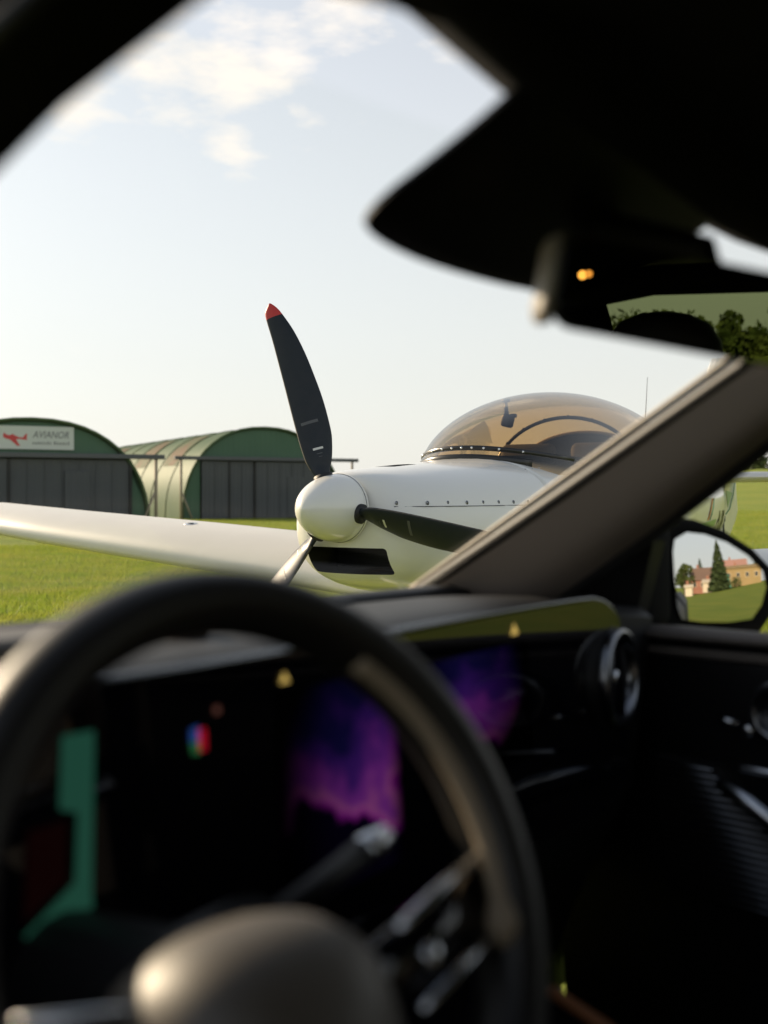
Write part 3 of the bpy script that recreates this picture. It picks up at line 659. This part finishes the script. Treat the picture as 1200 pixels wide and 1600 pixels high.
# header and roof lining, roof skin, rails, rear end
def roof_z(v): return 1.435+.03*math.sin(min(1, max(0, (.4-v)/1.2))*1.57)-.02*max(0, -v-1.0)**2
hd = []
for (u, v, z) in ((.28, .37, 1.44), (.38, .38, 1.462), (.53, .40, 1.440), (.68, .425, 1.430), (.81, .437, 1.421), (.92, .44, 1.415), (1.03, .42, 1.405)): hd.append((u, v, z))
hdr = [[Vector(p), Vector(p)+Vector((0, -.03, .004)), Vector(p)+Vector((0, -.05, .05)), Vector(p)+Vector((0, .03, .06)), Vector(p)+Vector((0, .03, .012))] for p in hd]
cobj('header_trim', loft(hdr), M['lining'])
rf = []
for v in (.40, .2, -.2, -.6, -1.0, -1.4, -1.75):
    rf.append([(UC+ (.56)*math.sin(a)*1.0, v, roof_z(v)+.028-.11*(abs(math.sin(a))**3)) for a in np.linspace(-1.57, 1.57, 15)])
cobj('roof_lining', loft(rf, False, False, False), M['lining'])
rs = [[(x*1.0+(x-UC)*.06, v, z+.05) for x, v, z in r_] for r_ in rf]; cobj('roof_skin', loft(rs, False, False, False), M['bodypaint'])
for s_ in (1, -1):
    fl = (lambda p: p) if s_ > 0 else mirp
    cobj('roof_rail', tube([fl(p) for p in ((1.13, .42, 1.425), (1.215, .25, 1.395), (1.225, -.2, 1.40), (1.22, -.9, 1.37), (1.19, -1.45, 1.29), (1.22, -2.0, 1.08))], [(.05, .045)]*6, 10), M['lining'])
    cobj('centre_pillar', loft([[Vector(fl((u, v+dv, z))) for u, v, z, dv in ((u0, v0, z0, -.06), (u0, v0, z0, .06), (u0+.06, v0, z0, .05), (u0+.06, v0, z0, -.05))] for u0, v0, z0 in ((1.33, -.42, .45), (1.35, -.42, 1.0), (1.22, -.46, 1.40))]), M['lining'])
# rear shelf, rear wall with the tinted window
cobj('parcel_shelf', bevbox((UC, -1.75, 1.03), (1.3, .6, .05), .02, 2), M['lining'])
cobj('rear_bench', join(bevbox((UC, -1.35, .55), (1.2, .55, .2), .06, 3), bevbox((UC, -1.55, .80), (1.2, .16, .55), .06, 3, Matrix.Rotation(R(-14), 4, 'X'))), M['seat'])
rg = [[(UC+x, v, z-.03*abs(2*x)**2) for x in np.linspace(-.5, .5, 9)] for v, z in ((-1.46, 1.43), (-1.8, 1.25), (-2.08, 1.065))]
cobj('rear_window', loft(rg, False, False, False), M['rearglass'])
for u in (.30, .99):
    cobj('rear_headrest', loft([[(u+w_*math.cos(a), -1.62+d_*math.sin(a), z) for a in np.linspace(0, 2*math.pi, 24, endpoint=False)] for z, w_, d_ in ((1.08, .15, .05), (1.22, .155, .055), (1.29, .14, .05), (1.33, .11, .04), (1.352, .06, .025), (1.358, .01, .004))]), M['seat'])
for s_ in (1, -1):
    fl = (lambda p: p) if s_ > 0 else mirp
    cobj('rear_pillar', prism([fl(p) for p in ((1.40, -1.70, .98), (1.235, -1.36, 1.36), (1.12, -1.46, 1.43), (1.12, -2.10, 1.0), (1.38, -2.0, .98))], (.03*s_, -.02, .02)), M['lining'], None, False)
cobj('rear_header', tube([(.0, -1.42, 1.36), (.3, -1.44, 1.425), (.645, -1.44, 1.44), (.99, -1.44, 1.425), (1.29, -1.42, 1.36)], .035, 8), M['lining'])
# doors, floor, body shell
def door(side):
    fl = (lambda p: p) if side > 0 else mirp
    prof = [(1.40, .44), (1.385, .60), (1.36, .72), (1.372, .86), (1.365, .965), (1.372, 1.0), (1.40, 1.012), (1.47, 1.005), (1.53, .94), (1.55, .75), (1.52, .35), (1.42, .33)]
    off = 0 if side > 0 else .04
    rings = [[Vector(fl((u+off, v, z-.012*max(0, v-.5)))) for u, z in prof] for v in (1.0, .6, .2, -.4, -.42)]
    return fixn(cobj('front_door', loft(rings), M['plastic']))
pd_ = door(1); dd = door(-1)
for s_ in (1, -1):
    fl = (lambda p: p) if s_ > 0 else mirp
    prof = [(1.40, .44), (1.38, .8), (1.39, 1.0), (1.46, 1.005), (1.53, .92), (1.55, .7), (1.5, .33)]
    fixn(cobj('rear_door', loft([[Vector(fl((u+(0 if s_ > 0 else .04), v, z))) for u, z in prof] for v in (-.43, -1.2, -2.0)]), M['plastic']))
cobj('door_sill_trim', tube([(1.375, .99, .998), (1.372, .6, 1.006), (1.37, .2, 1.01), (1.375, -.4, 1.01)], [(.03, .009)]*4, 10), M['trim'], pd_)
cobj('door_trim_strip', tube([(1.366, .95, .975), (1.362, .6, .982), (1.36, .2, .985), (1.365, -.4, .985)], [(.006, .007)]*4, 8), M['trim'], pd_)
cobj('side_window', ([(1.40, .80, 1.0), (1.40, -.40, 1.0), (1.235, -.40, 1.395), (1.235, .44, 1.345)], [(0, 1, 2, 3)]), M['glass'])
for s_ in (1, -1):
    fl = (lambda p: p) if s_ > 0 else mirp
    cobj('rear_side_window', ([fl(p) for p in ((1.40, -.44, 1.0), (1.40, -1.75, 1.03), (1.23, -1.40, 1.33), (1.235, -.44, 1.395))], [(0, 1, 2, 3)]), M['rearglass'])  # tinted panes added to keep daylight out of the cabin
sp_ = cobj('sail_panel', prism([(1.34, 1.09, .985), (1.378, .865, 1.0), (1.285, .775, 1.135), (1.275, .93, 1.05)], (.03, 0, 0)), M['black'], pd_, False)
cobj('sail_panel_light', tube([(1.335, .945, 1.022), (1.305, .895, 1.056)], [(.002, .0035)]*2, 6), M['chrome'], sp_)
cobj('floor', bevbox((UC, -.4, .30), (1.5, 3.4, .05), .01, 1), M['lining'])
cobj('firewall', bevbox((UC, 1.12, .62), (1.45, .06, .7), .01, 1), M['lining'])
# outside body
hood = [[(UC+x, v, z-.10*abs(x/.8)**3) for x in np.linspace(-.8, .8, 13)] for v, z in ((1.22, 1.0), (1.5, .965), (1.9, .89), (2.15, .78), (2.22, .62), (2.2, .35))]
cobj('bonnet', loft(hood, False, False, False), M['bodypaint'])
for s_ in (1, -1):
    fl = (lambda p: p) if s_ > 0 else mirp
    fixn(cobj('fender', loft([[Vector(fl((u, v, z))) for u, z in ((1.40, .95), (1.50, .90), (1.56, .7), (1.53, .42), (1.40, .42))] for v in (1.02, 1.5, 1.9, 2.15)]), M['bodypaint']))
    for v in (1.45, -1.45):
        wl = cobj('road_wheel', loft([[(fl((1.50+dx, 0, 0))[0], v+rr*math.cos(a), .335+rr*math.sin(a)) for a in np.linspace(0, 2*math.pi, 32, endpoint=False)] for dx, rr in ((-.12, .22), (-.12, .31), (-.09, .335), (.05, .335), (.08, .31), (.08, .22))]), M['rubber'])
        cobj('wheel_rim', disc(fl((1.555, v, .335)), (s_, 0, 0), .225, .03, 24), M['chrome'], wl)
tail = [[(UC+x, v, z-.08*abs(x/.8)**3) for x in np.linspace(-.8, .8, 9)] for v, z in ((-2.05, 1.06), (-2.4, 1.0), (-2.55, .8), (-2.5, .35))]
cobj('boot_lid', loft(tail, False, False, False), M['bodypaint'])
# seats
def seat(u):
    b_ = bevbox((u, -.20, .52), (.50, .50, .18), .07, 3)
    s_ = cobj('front_seat', b_, M['seat'])
    cobj('backrest', bevbox((u, -.52, .84), (.48, .14, .62), .06, 3, Matrix.Rotation(R(14), 4, 'X')), M['seat'], s_)
    cobj('headrest', bevbox((u, -.63, 1.19), (.27, .10, .17), .045, 4, Matrix.Rotation(R(8), 4, 'X')), M['seat'], s_)
seat(.30); seat(.99)
# dashboard
def dash_front(u): return .70+.11*smoothstep(.35, 1.25, u)
prof_u = np.linspace(-.06, 1.36, 24); rings = []
for u in prof_u:
    vf = float(dash_front(u)); lean = .22*float(smoothstep(.85, 1.25, u)); e = .02*max(0, (abs(u-UC)-.5)/.2)
    rings.append([(u, vf+.012, 1.045-e), (u, vf+.03, 1.058-e), (u, vf+.10, 1.063-e), (u, .98, 1.060-e), (u, 1.06, 1.052-e), (u, 1.14, 1.03-e), (u, 1.14, .5), (u, vf-.02+lean, .45), (u, vf-.04+lean*.8, .60), (u, vf+.012+lean*.15, .78)])
da = fixn(cobj('dashboard', loft(rings), M['dash'])); auto(da, 40)
vis = [[Vector((u, 1.045, 1.058)), Vector((u, 1.07, 1.065)), Vector((u, 1.10, 1.045)), Vector((u, 1.05, 1.03))] for u in np.linspace(.02, 1.27, 20)]
cobj('windscreen_base_trim', loft(vis), M['black'], da)
# glass display panel spanning the dashboard; face tilts a touch upward
TILT = R(4.2); PZ = 1.060
def pan(u, h, d=0):
    """point on the panel: h below the top edge, d in front of the face"""
    vf = float(dash_front(u)); return Vector((u, vf-h*math.sin(TILT)-d*math.cos(TILT), PZ-h*math.cos(TILT)+d*math.sin(TILT)))
us = list(np.linspace(.06, 1.20, 30))+[1.225, 1.24, 1.25, 1.255]
def top_h(u): return 0 if u < 1.19 else .04*(1-math.sqrt(max(0, 1-((u-1.19)/.066)**2)))
rings = [[pan(u, top_h(u)), pan(u, .27-.02*(u > 1.2)), pan(u, .27-.02*(u > 1.2), -.018), pan(u, top_h(u), -.018)] for u in us]
dp_ = fixn(cobj('display_panel', loft(rings), M['screen'])); auto(dp_, 30)
dp_.data.polygons.foreach_set('use_smooth', [True]*len(dp_.data.polygons))
cobj('panel_edge', tube([pan(u, top_h(u)-.003, -.006) for u in us], .0035, 6), M['darkchrome'], dp_)
# wallpaper pictures on the two screens
def wallpaper(name, seed, scale, s, cx, cy, rr):
    m = bpy.data.materials.new(name); m.use_nodes = True; t = m.node_tree; t.nodes.clear()
    tcn = N(t, 'ShaderNodeTexCoord'); mp_ = N(t, 'ShaderNodeMapping'); mp_.inputs['Location'].default_value = (seed, seed*.7, 0); t.links.new(tcn.outputs['UV'], mp_.inputs[0])
    sx_ = N(t, 'ShaderNodeSeparateXYZ'); t.links.new(tcn.outputs['UV'], sx_.inputs[0])
    nn = nz_(t, scale, 3, mp_.outputs[0], .5)
    yy = math_node(t, 'ADD', sx_.outputs[1], math_node(t, 'MULTIPLY', math_node(t, 'SUBTRACT', nn, .5), 1.3))
    rp = N(t, 'ShaderNodeValToRGB'); t.links.new(yy, rp.inputs[0]); cr = rp.color_ramp; cr.interpolation = 'EASE'
    cr.elements[0].position = .22; cr.elements[0].color = (.001, .0005, .004, 1); cr.elements[1].position = .95; cr.elements[1].color = (.004, .003, .03, 1)
    for p_, c_ in ((.30, (.11, .006, .12)), (.36, (.16, .035, .13)), (.50, (.085, .012, .12)), (.72, (.02, .005, .07))):
        e_ = cr.elements.new(p_); e_.color = (*c_, 1)
    vg = math_node(t, 'MULTIPLY', ramp(t, sx_.outputs[0], 0, .35), ramp(t, sx_.outputs[0], 1, .86))
    vd = N(t, 'ShaderNodeVectorMath', operation='DISTANCE'); t.links.new(tcn.outputs['UV'], vd.inputs[0]); vd.inputs[1].default_value = (cx, cy, 0)
    vg = math_node(t, 'MULTIPLY', vg, ramp(t, vd.outputs['Value'], rr, rr*.25))
    e = N(t, 'ShaderNodeEmission'); t.links.new(rp.outputs[0], e.inputs[0]); t.links.new(math_node(t, 'MULTIPLY', vg, s), e.inputs[1])
    gl_ = N(t, 'ShaderNodeBsdfGlossy'); gl_.inputs['Roughness'].default_value = .04; gl_.inputs[0].default_value = (.05, .05, .05, 1)
    ad = N(t, 'ShaderNodeAddShader'); t.links.new(e.outputs[0], ad.inputs[0]); t.links.new(gl_.outputs[0], ad.inputs[1])
    o = N(t, 'ShaderNodeOutputMaterial'); t.links.new(ad.outputs[0], o.inputs[0]); return m
def screen_patch(name, u0, u1, h0, h1, m_, d=.0015, k=10):
    V = []
    for i in range(k+1):
        u = u0+(u1-u0)*i/k
        V += [pan(u, h1, d), pan(u, h0, d)]
    F = [(2*i, 2*i+2, 2*i+3, 2*i+1) for i in range(k)]
    o = cobj(name, (V, F), m_, dp_, False); uv = o.data.uv_layers.new(name='UVMap')
    for p in o.data.polygons:
        for li in p.loop_indices:
            vi = o.data.loops[li].vertex_index; uv.data[li].uv = ((vi//2)/k, vi % 2)
    return o
screen_patch('centre_screen', .585, .76, .03, .215, wallpaper('centre_wallpaper', 3.1, 2.6, .55, .8, .4, .85))
screen_patch('passenger_screen', .80, 1.03, .035, .17, wallpaper('passenger_wallpaper', 7.7, 2.2, .5, .2, .75, .75))
screen_patch('status_bar', .84, .90, .095, .10, emis('grey_text_glow', (.05, .04, .05), 1)); screen_patch('status_bar', .985, 1.01, .115, .13, emis('dim_text_glow', (.03, .02, .035), 1))
gg = emis('green_display_glow', (.012, .055, .036), .6)
def poly_patch(name, pts, m_, d=.002):
    V = [pan(u, h, d) for u, h in pts]; return cobj(name, (V, [tuple(range(len(V)))]), m_, dp_, False)
poly_patch('instrument_graphic', [(.378, .03), (.404, .03), (.397, .145), (.398, .152), (.352, .168), (.345, .158), (.384, .132), (.388, .085), (.374, .08)], gg)
poly_patch('instrument_graphic', [(.350, .09), (.380, .088), (.378, .13), (.345, .15)], emis('dim_red_glow', (.0025, .0005, .0005), 1))
poly_patch('status_icon', [(.498, .045), (.505, .045), (.505, .062), (.498, .062)], emis('red_glow', (.2, .003, .01), 1))
poly_patch('status_icon', [(.490, .044), (.498, .042), (.498, .054), (.490, .054)], emis('blue_glow', (.01, .03, .12), 1))
poly_patch('status_icon', [(.490, .054), (.498, .054), (.498, .064), (.491, .063)], emis('green_glow', (.01, .06, .02), 1))
poly_patch('status_icon', [(.515, .03), (.521, .03), (.521, .036), (.515, .036)], emis('amber_glow', (.05, .02, .015), 1))
yl = emis('yellow_glow', (.55, .38, .10), .7)
for u, s_ in ((1.0, .0085), (.597, .006)):
    poly_patch('hazard_symbol', [(u-s_, .017+s_*.9), (u+s_, .017+s_*.9), (u, .017-s_*.7)], yl)
# round turbine vent at the passenger end
VC = Vector((1.24, .80, .955)); vn = Vector((.24, -.97, .05)).normalized(); va = vn.cross(Vector((0, 0, 1))).normalized(); vb = va.cross(vn)
def ringp(c_, rr, d, k=40): return [c_+vn*d+(va*math.cos(a)+vb*math.sin(a))*rr for a in np.linspace(0, 2*math.pi, k, endpoint=False)]
vent = fixn(cobj('air_vent', loft([ringp(VC, .064, -.015), ringp(VC, .066, .004), ringp(VC, .063, .010), ringp(VC, .056, .008), ringp(VC, .050, -.004), ringp(VC, .048, -.03), ringp(VC, .01, -.032)]), M['darkchrome']))
cobj('vent_bowl', loft([ringp(VC, .0495, -.004), ringp(VC, .046, -.026), ringp(VC, .012, -.028)]), M['black'], vent)
for k in range(8):
    a = k*math.pi/4+.2; d = va*math.cos(a)+vb*math.sin(a); tn = va*-math.sin(a)+vb*math.cos(a)
    cobj('vent_fin', prism([VC+d*.012-vn*.022+tn*.002, VC+d*.047-vn*.012+tn*.004, VC+d*.047-vn*.022+tn*.010, VC+d*.012-vn*.027+tn*.006], vn*.0015), M['black'], vent, False)
cobj('vent_knob', disc(VC-vn*.02, vn, .011, .02), M['chrome'], vent)
cobj('vent_surround', loft([ringp(VC, .076, -.06), ringp(VC, .076, -.02), ringp(VC, .067, -.004)], True, False, False), M['plastic'], vent)
# dash top speaker and sensor ahead of the driver
cobj('dash_speaker', loft([[(.41+rx*math.cos(a), .90+ry*math.sin(a), z) for a in np.linspace(0, 2*math.pi, 32, endpoint=False)] for rx, ry, z in ((.12, .05, 1.058), (.12, .05, 1.072), (.10, .04, 1.078), (.02, .01, 1.074))]), M['pad'], da)
cobj('sun_sensor', loft([[(.60+r_*math.cos(a), .865+r_*math.sin(a), z) for a in np.linspace(0, 2*math.pi, 24, endpoint=False)] for r_, z in ((.02, 1.058), (.02, 1.072), (.012, 1.080), (.002, 1.082))]), M['pad'], da)
# door furniture
spg = cobj('speaker_grille', prism([(1.348, .81, .832), (1.348, .715, .832), (1.348, .52, .655), (1.348, .79, .655)], (.03, 0, 0)), M['black'], pd_, False)
for k in range(20):
    z = .828-k*.0090; f = k/19; cobj('grille_slat', bevbox((1.344, (.808-.018*f+.717-.19*f)/2, z), (.010, (.09+.172*f), .0042), .0015, 1), M['darkchrome'], spg)
ph_ = cobj('door_pull', tube([(1.345, .715, .815), (1.330, .69, .813), (1.322, .655, .80), (1.325, .60, .77), (1.34, .55, .74)], [(.006, .006), (.012, .011), (.014, .013), (.012, .011), (.006, .006)], 10), M['chrome'], pd_)
cobj('door_handle', tube([(1.352, .715, .897), (1.345, .70, .897), (1.35, .685, .895)], [(.004, .005), (.007, .006), (.004, .004)], 8), M['chrome'], pd_)
cobj('door_handle_knob', disc((1.352, .672, .888), (-1, -.3, 0), .008, .008), M['chrome'], pd_)
TWc = Vector((1.352, .628, .918)); tw = cobj('tweeter', loft([[TWc+Vector((dx, rr*math.cos(a), rr*math.sin(a))) for a in np.linspace(0, 2*math.pi, 28, endpoint=False)] for dx, rr in ((.01, .042), (-.008, .042), (-.012, .037), (-.008, .032), (.0, .03))]), M['darkchrome'], pd_)
cobj('tweeter_cone', loft([[TWc+Vector((dx, rr*math.cos(a), rr*math.sin(a))) for a in np.linspace(0, 2*math.pi, 20, endpoint=False)] for dx, rr in ((-.002, .031), (-.006, .018), (-.016, .010), (-.018, .002))]), M['darkchrome'], tw)
cobj('window_switch', bevbox((1.335, .645, .842), (.02, .06, .010), .004, 2), M['chrome'], pd_)
# door mirror (passenger side)
def at(px, py, Y): return Vector(((px-600)/1700*Y, Y, 1.2+(770-py)/1700*Y))
def to_car(p): return Vector((p.dot(CU), p.dot(CV), p.z))
MC = Vector((1.628, .86, 1.066))                                          # glass centre, car coordinates
view = (MC-Vector((0, 0, 1.2))).normalized(); refl = Vector((.12, -.99, .026)).normalized(); mn = (refl-view).normalized()
ma = Vector((0, 0, 1)).cross(mn).normalized(); mb = mn.cross(ma)          # ma: across (picture left<->right), mb: up
if ma.dot(CU) < 0: pass
outline = [(x_*.79-.010, y_*.93-.002) for x_, y_ in [(-.098, .066), (-.07, .078), (-.03, .074), (.02, .060), (.07, .036), (.105, .008), (.112, -.02), (.10, -.05), (.075, -.074), (.02, -.078), (-.04, -.076), (-.088, -.070), (-.097, -.05), (-.102, .0), (-.103, .045)]]
sgn = 1 if (ma.dot(Vector((1, 0, 0)))) > 0 else -1
def mpt(a, b_, d=0): return MC+ma*a*sgn+mb*b_+mn*d
def grow(k, off=(0, 0)): return [(x*k+off[0], y*k+off[1]) for x, y in outline]
hr = [[mpt(x, y, .004) for x, y in grow(1.03)], [mpt(x, y, .008) for x, y in grow(1.20)], [mpt(x, y, .002) for x, y in grow(1.36)], [mpt(x, y, -.05) for x, y in grow(1.33)], [mpt(x, y, -.11) for x, y in grow(.80)], [mpt(x, y, -.135) for x, y in grow(.35)]]
mh = fixn(cobj('door_mirror', loft(hr, True, True, True), M['lining']))
RC = 1.35; V = []; F = []; rings_ = [0, .25, .5, .75, 1.0]; nO = len(outline)
for k in rings_[1:]:
    for x, y in outline: V.append(mpt(x*k, y*k, .014-(k*k*(x*x+y*y))/(2*RC)))
V.append(mpt(0, 0, .014)); ci = len(V)-1
for i in range(nO): F.append((ci, i, (i+1) % nO))
for q in range(3):
    for i in range(nO): F.append((q*nO+i, (q+1)*nO+i, (q+1)*nO+(i+1) % nO, q*nO+(i+1) % nO))
mg = cobj('mirror_glass', (V, F), mat('convex_mirror', (.60, .61, .60), 0, 1), mh)
if mg.data.polygons[0].normal.dot(mn) < 0:
    mg.data.flip_normals()
nm = [];  # exact spherical normals for a clean convex reflection
for v in mg.data.vertices:
    p = Vector(v.co); c0 = L(mpt(0, 0, .014-RC)); nm.append((p-c0).normalized())
mg.data.normals_split_custom_set_from_vertices(nm)
cobj('mirror_arm', loft([[Vector((u, v+dv, z+dz)) for dv, dz in ((-.035, -.02), (.03, -.02), (.03, .035), (-.035, .035))] for u, v, z in ((1.39, .93, .985), (1.46, .94, .995), (1.56, .95, 1.01))]), M['plastic'], mh)
cobj('mirror_inner_cap', bevbox((1.455, .90, 1.075), (.085, .07, .165), .022, 3), M['lining'], mh)
# interior mirror
IC = Vector((.70, .36, 1.325)); iv = (IC-Vector((0, 0, 1.2))).normalized(); tgt = Vector((.47, -1.55, 1.36)); ir = (tgt-IC).normalized(); inn_ = (ir-iv).normalized()
ia = inn_.cross(Vector((0, 0, 1))).normalized()
if ia.x < 0: ia = -ia
ib = ia.cross(inn_)
if ib.z < 0: ib = -ib
rl = R(-8.5); ia, ib = ia*math.cos(rl)+ib*math.sin(rl), ib*math.cos(rl)-ia*math.sin(rl)
def imp(a, b_, d): return IC+ia*a+ib*b_+inn_*d
def rrect(hw, hh, rr, k=6):
    out = []
    for cx, cy, a0 in ((hw-rr, hh-rr, 0), (-hw+rr, hh-rr, 90), (-hw+rr, -hh+rr, 180), (hw-rr, -hh+rr, 270)):
        out += [(cx+rr*math.cos(R(a0+90*i/k)), cy+rr*math.sin(R(a0+90*i/k))) for i in range(k+1)]
    return out
r0 = rrect(.128, .0315, .016)
im = fixn(cobj('rear_view_mirror', loft([[imp(x, y, d) for x, y in [(a*k_, b_*k_) for a, b_ in r0]] for d, k_ in ((-.034, .75), (-.026, .94), (-.008, 1.0), (.0, 1.0))], True, True, True), M['plastic']))
cobj('mirror_glass', ([imp(x*.985, y*.96, .001) for x, y in r0], [tuple(range(len(r0)))]), M['mirror'], im, False)
cobj('mirror_stalk', tube([imp(0, .01, -.03), imp(0, .05, -.06), Vector((.69, .47, 1.40))], [.012, .012, .016], 10), M['plastic'], im)
cobj('mirror_end_cap', loft([[imp(-.128-dx, y*k_, -.017+d*k_) for y, d in ((.03, -.012), (.03, .014), (-.03, .014), (-.03, -.012))] for dx, k_ in ((-.002, 1), (.004, .95), (.007, .7))]), mat('mirror_cap_sunlit', (.22, .19, .155), .5, spec=.6), im)  # tan tone puts the sunlit strip into the black mirror's end
# sensor housing on the windscreen behind the mirror
def ws(u, v, dz=0): return Vector((u, v, 1.07+(1.05-v)*.569+dz))
def chaikin(p, n_=2):
    for _ in range(n_):
        p = [q for i in range(len(p)) for q in ((.75*p[i][0]+.25*p[(i+1) % len(p)][0], .75*p[i][1]+.25*p[(i+1) % len(p)][1]), (.25*p[i][0]+.75*p[(i+1) % len(p)][0], .25*p[i][1]+.75*p[(i+1) % len(p)][1]))]
    return p
hs_ = [(.523, .395), (.515, .45), (.494, .518), (.52, .533), (.60, .545), (.737, .548), (.795, .53), (.815, .49), (.832, .43), (.80, .40), (.68, .39), (.56, .37)]
hs_ = chaikin(hs_)
up_ = [ws(u, v, .012) for u, v in hs_]; cc_ = Vector((.68, .455, 1.405)); lo_ = [cc_.lerp(p, .88)+Vector((0, -.006, -.005)) for p in up_]; mid_ = [p+Vector((0, -.002, -.003)) for p in up_]
sh = fixn(cobj('sensor_housing', loft([up_, mid_, lo_]), M['plastic'])); auto(sh, 60)
# two small amber lamps glow reflected/embedded by the mirror
lo_ray = Vector(((910-600)/1700, 1, (770-430)/1700)); lo_ray = Vector((lo_ray.dot(CU), lo_ray.dot(CV), lo_ray.z)); t_ = (IC-Vector((0, 0, 1.2))).dot(inn_)/lo_ray.dot(inn_)
hit = Vector((0, 0, 1.2))+lo_ray*t_; lamp_d = (lo_ray-2*lo_ray.dot(inn_)*inn_).normalized(); LP = hit+lamp_d*1.25      # cabin lamp on the left roof rail, seen in the mirror
cobj('reading_lamp', disc(LP, (0, 1, 0), .008, .006, 12), emis('amber_lamp', (1.0, .42, .06), 1.3)); cobj('reading_lamp', disc(LP+Vector((.011, 0, .002)), (0, 1, 0), .007, .006, 12), emis('amber_lamp_dim', (.8, .3, .04), .8))
# steering wheel
WC = Vector((.375, .455, .972)); T_ = .426; WR = .179; wb = Vector((0, math.sin(T_), math.cos(T_))); wa = Vector((1, 0, 0)); wn = Vector((0, -math.cos(T_), math.sin(T_)))
def wp(a, b_, d=0): return WC+wa*a+wb*b_+wn*d
rp_ = [wp(WR*math.sin(a), WR*math.cos(a)) for a in np.linspace(0, 2*math.pi, 96, endpoint=False)]
rings = []
for i, a in enumerate(np.linspace(0, 2*math.pi, 96, endpoint=False)):
    rad_ = wa*math.sin(a)+wb*math.cos(a); rings.append([rp_[i]+rad_*.0195*math.cos(q)+wn*.025*math.sin(q) for q in np.linspace(0, 2*math.pi, 20, endpoint=False)])
rings.append(rings[0]); V, F = loft(rings, True, False, False)
sw = fixn(cobj('steering_wheel', (V, F), M['leather']))
M['grip'] = mat('perforated_grip', (.24, .19, .13), .6, spec=.5, bump=(1200, .8))  # perforated leather, lightened to tan to bring out the sunlit inner rim
gr = [wp((WR-.0165)*math.sin(a), (WR-.0165)*math.cos(a), .010) for a in np.linspace(R(38), R(112), 30)]
cobj('rim_grip', tube(gr, [(.0065, .007)]*26+[(.009, .010), (.011, .012), (.010, .010), (.004, .004)], 10), M['grip'], sw)
pr = [(math.copysign(abs(math.cos(a))**.75, math.cos(a)), math.copysign(abs(math.sin(a))**.75, math.sin(a))) for a in np.linspace(0, 2*math.pi, 40, endpoint=False)]
cobj('airbag_cover', loft([[wp(x*rx-.04, y*ry-.065, d) for x, y in pr] for rx, ry, d in ((.070, .066, -.03), (.074, .072, .0), (.071, .069, .025), (.062, .060, .048), (.048, .045, .063), (.028, .026, .072), (.004, .004, .075))]), M['pad'], sw)
for sx_ in (-1, 1):
    sp1 = cobj('wheel_spoke', loft([[wp(sx_*x, y+dy, d+dd_) for dy, dd_ in ((-.02, -.008), (.02, -.008), (.018, .006), (-.018, .006))] for x, y, d in ((.05, -.050, .005), (.11, -.038, .0), (.165, -.026, -.002))]), M['piano'], sw)
    cobj('spoke_trim', tube([wp(sx_*.068, -.028, .012), wp(sx_*.11, -.016, .010), wp(sx_*.155, -.006, .008)], [(.0035, .003)]*3, 8), M['chrome'], sp1)
    cobj('spoke_trim', tube([wp(sx_*.068, -.072, .012), wp(sx_*.11, -.061, .010), wp(sx_*.155, -.05, .008)], [(.0035, .003)]*3, 8), M['chrome'], sp1)
    cobj('thumb_control', loft([[wp(sx_*.09+r_*math.cos(a), -.048+r_*math.sin(a), d) for a in np.linspace(0, 2*math.pi, 16, endpoint=False)] for r_, d in ((.008, .004), (.008, .011), (.005, .014))]), M['chrome'], sp1)
cobj('wheel_spoke', loft([[wp(x+dx, y, d+dd_) for dx, dd_ in ((-.02, -.008), (.02, -.008), (.018, .006), (-.018, .006))] for x, y, d in ((0, -.10, .0), (0, -.17, 0))]), M['darkchrome'], sw)
cobj('steering_column', tube([wp(0, -.02, -.03), wp(0, -.03, -.12), Vector((.375, .72, .86))], [.035, .04, .045], 16), M['plastic'], CAR)
stk = cobj('gear_stalk', tube([wp(.04, -.005, -.07), wp(.09, .006, -.075), wp(.135, .018, -.075)], [(.008, .008), (.010, .008), (.011, .009)], 10), M['plastic'], CAR)
cobj('stalk_end', tube([wp(.135, .018, -.075), wp(.158, .024, -.075)], [(.012, .010), (.010, .008)], 12), M['chrome'], stk)
# centre console with lit wood edge
con = cobj('centre_console', loft([[(.60, v, z-.25), (.60, v, z-.01), (.615, v, z), (.80, v, z), (.815, v, z-.01), (.815, v, z-.25)] for v, z in ((.72, .78), (.45, .72), (.1, .68), (-.4, .68))]), M['piano'])
wood = mat('console_wood', (.20, .075, .025), .3)
cobj('console_trim', tube([(.625, .58, .757), (.625, .45, .727), (.625, .2, .70)], [(.010, .004)]*3, 8), wood, con)
cobj('console_trim', tube([(.79, .58, .757), (.79, .45, .727), (.79, .2, .70)], [(.008, .004)]*3, 8), wood, con)
cobj('console_bezel', tube([(.64, .70, .79), (.70, .70, .80), (.78, .70, .79)], [(.003, .004)]*3, 8), M['darkchrome'], con)
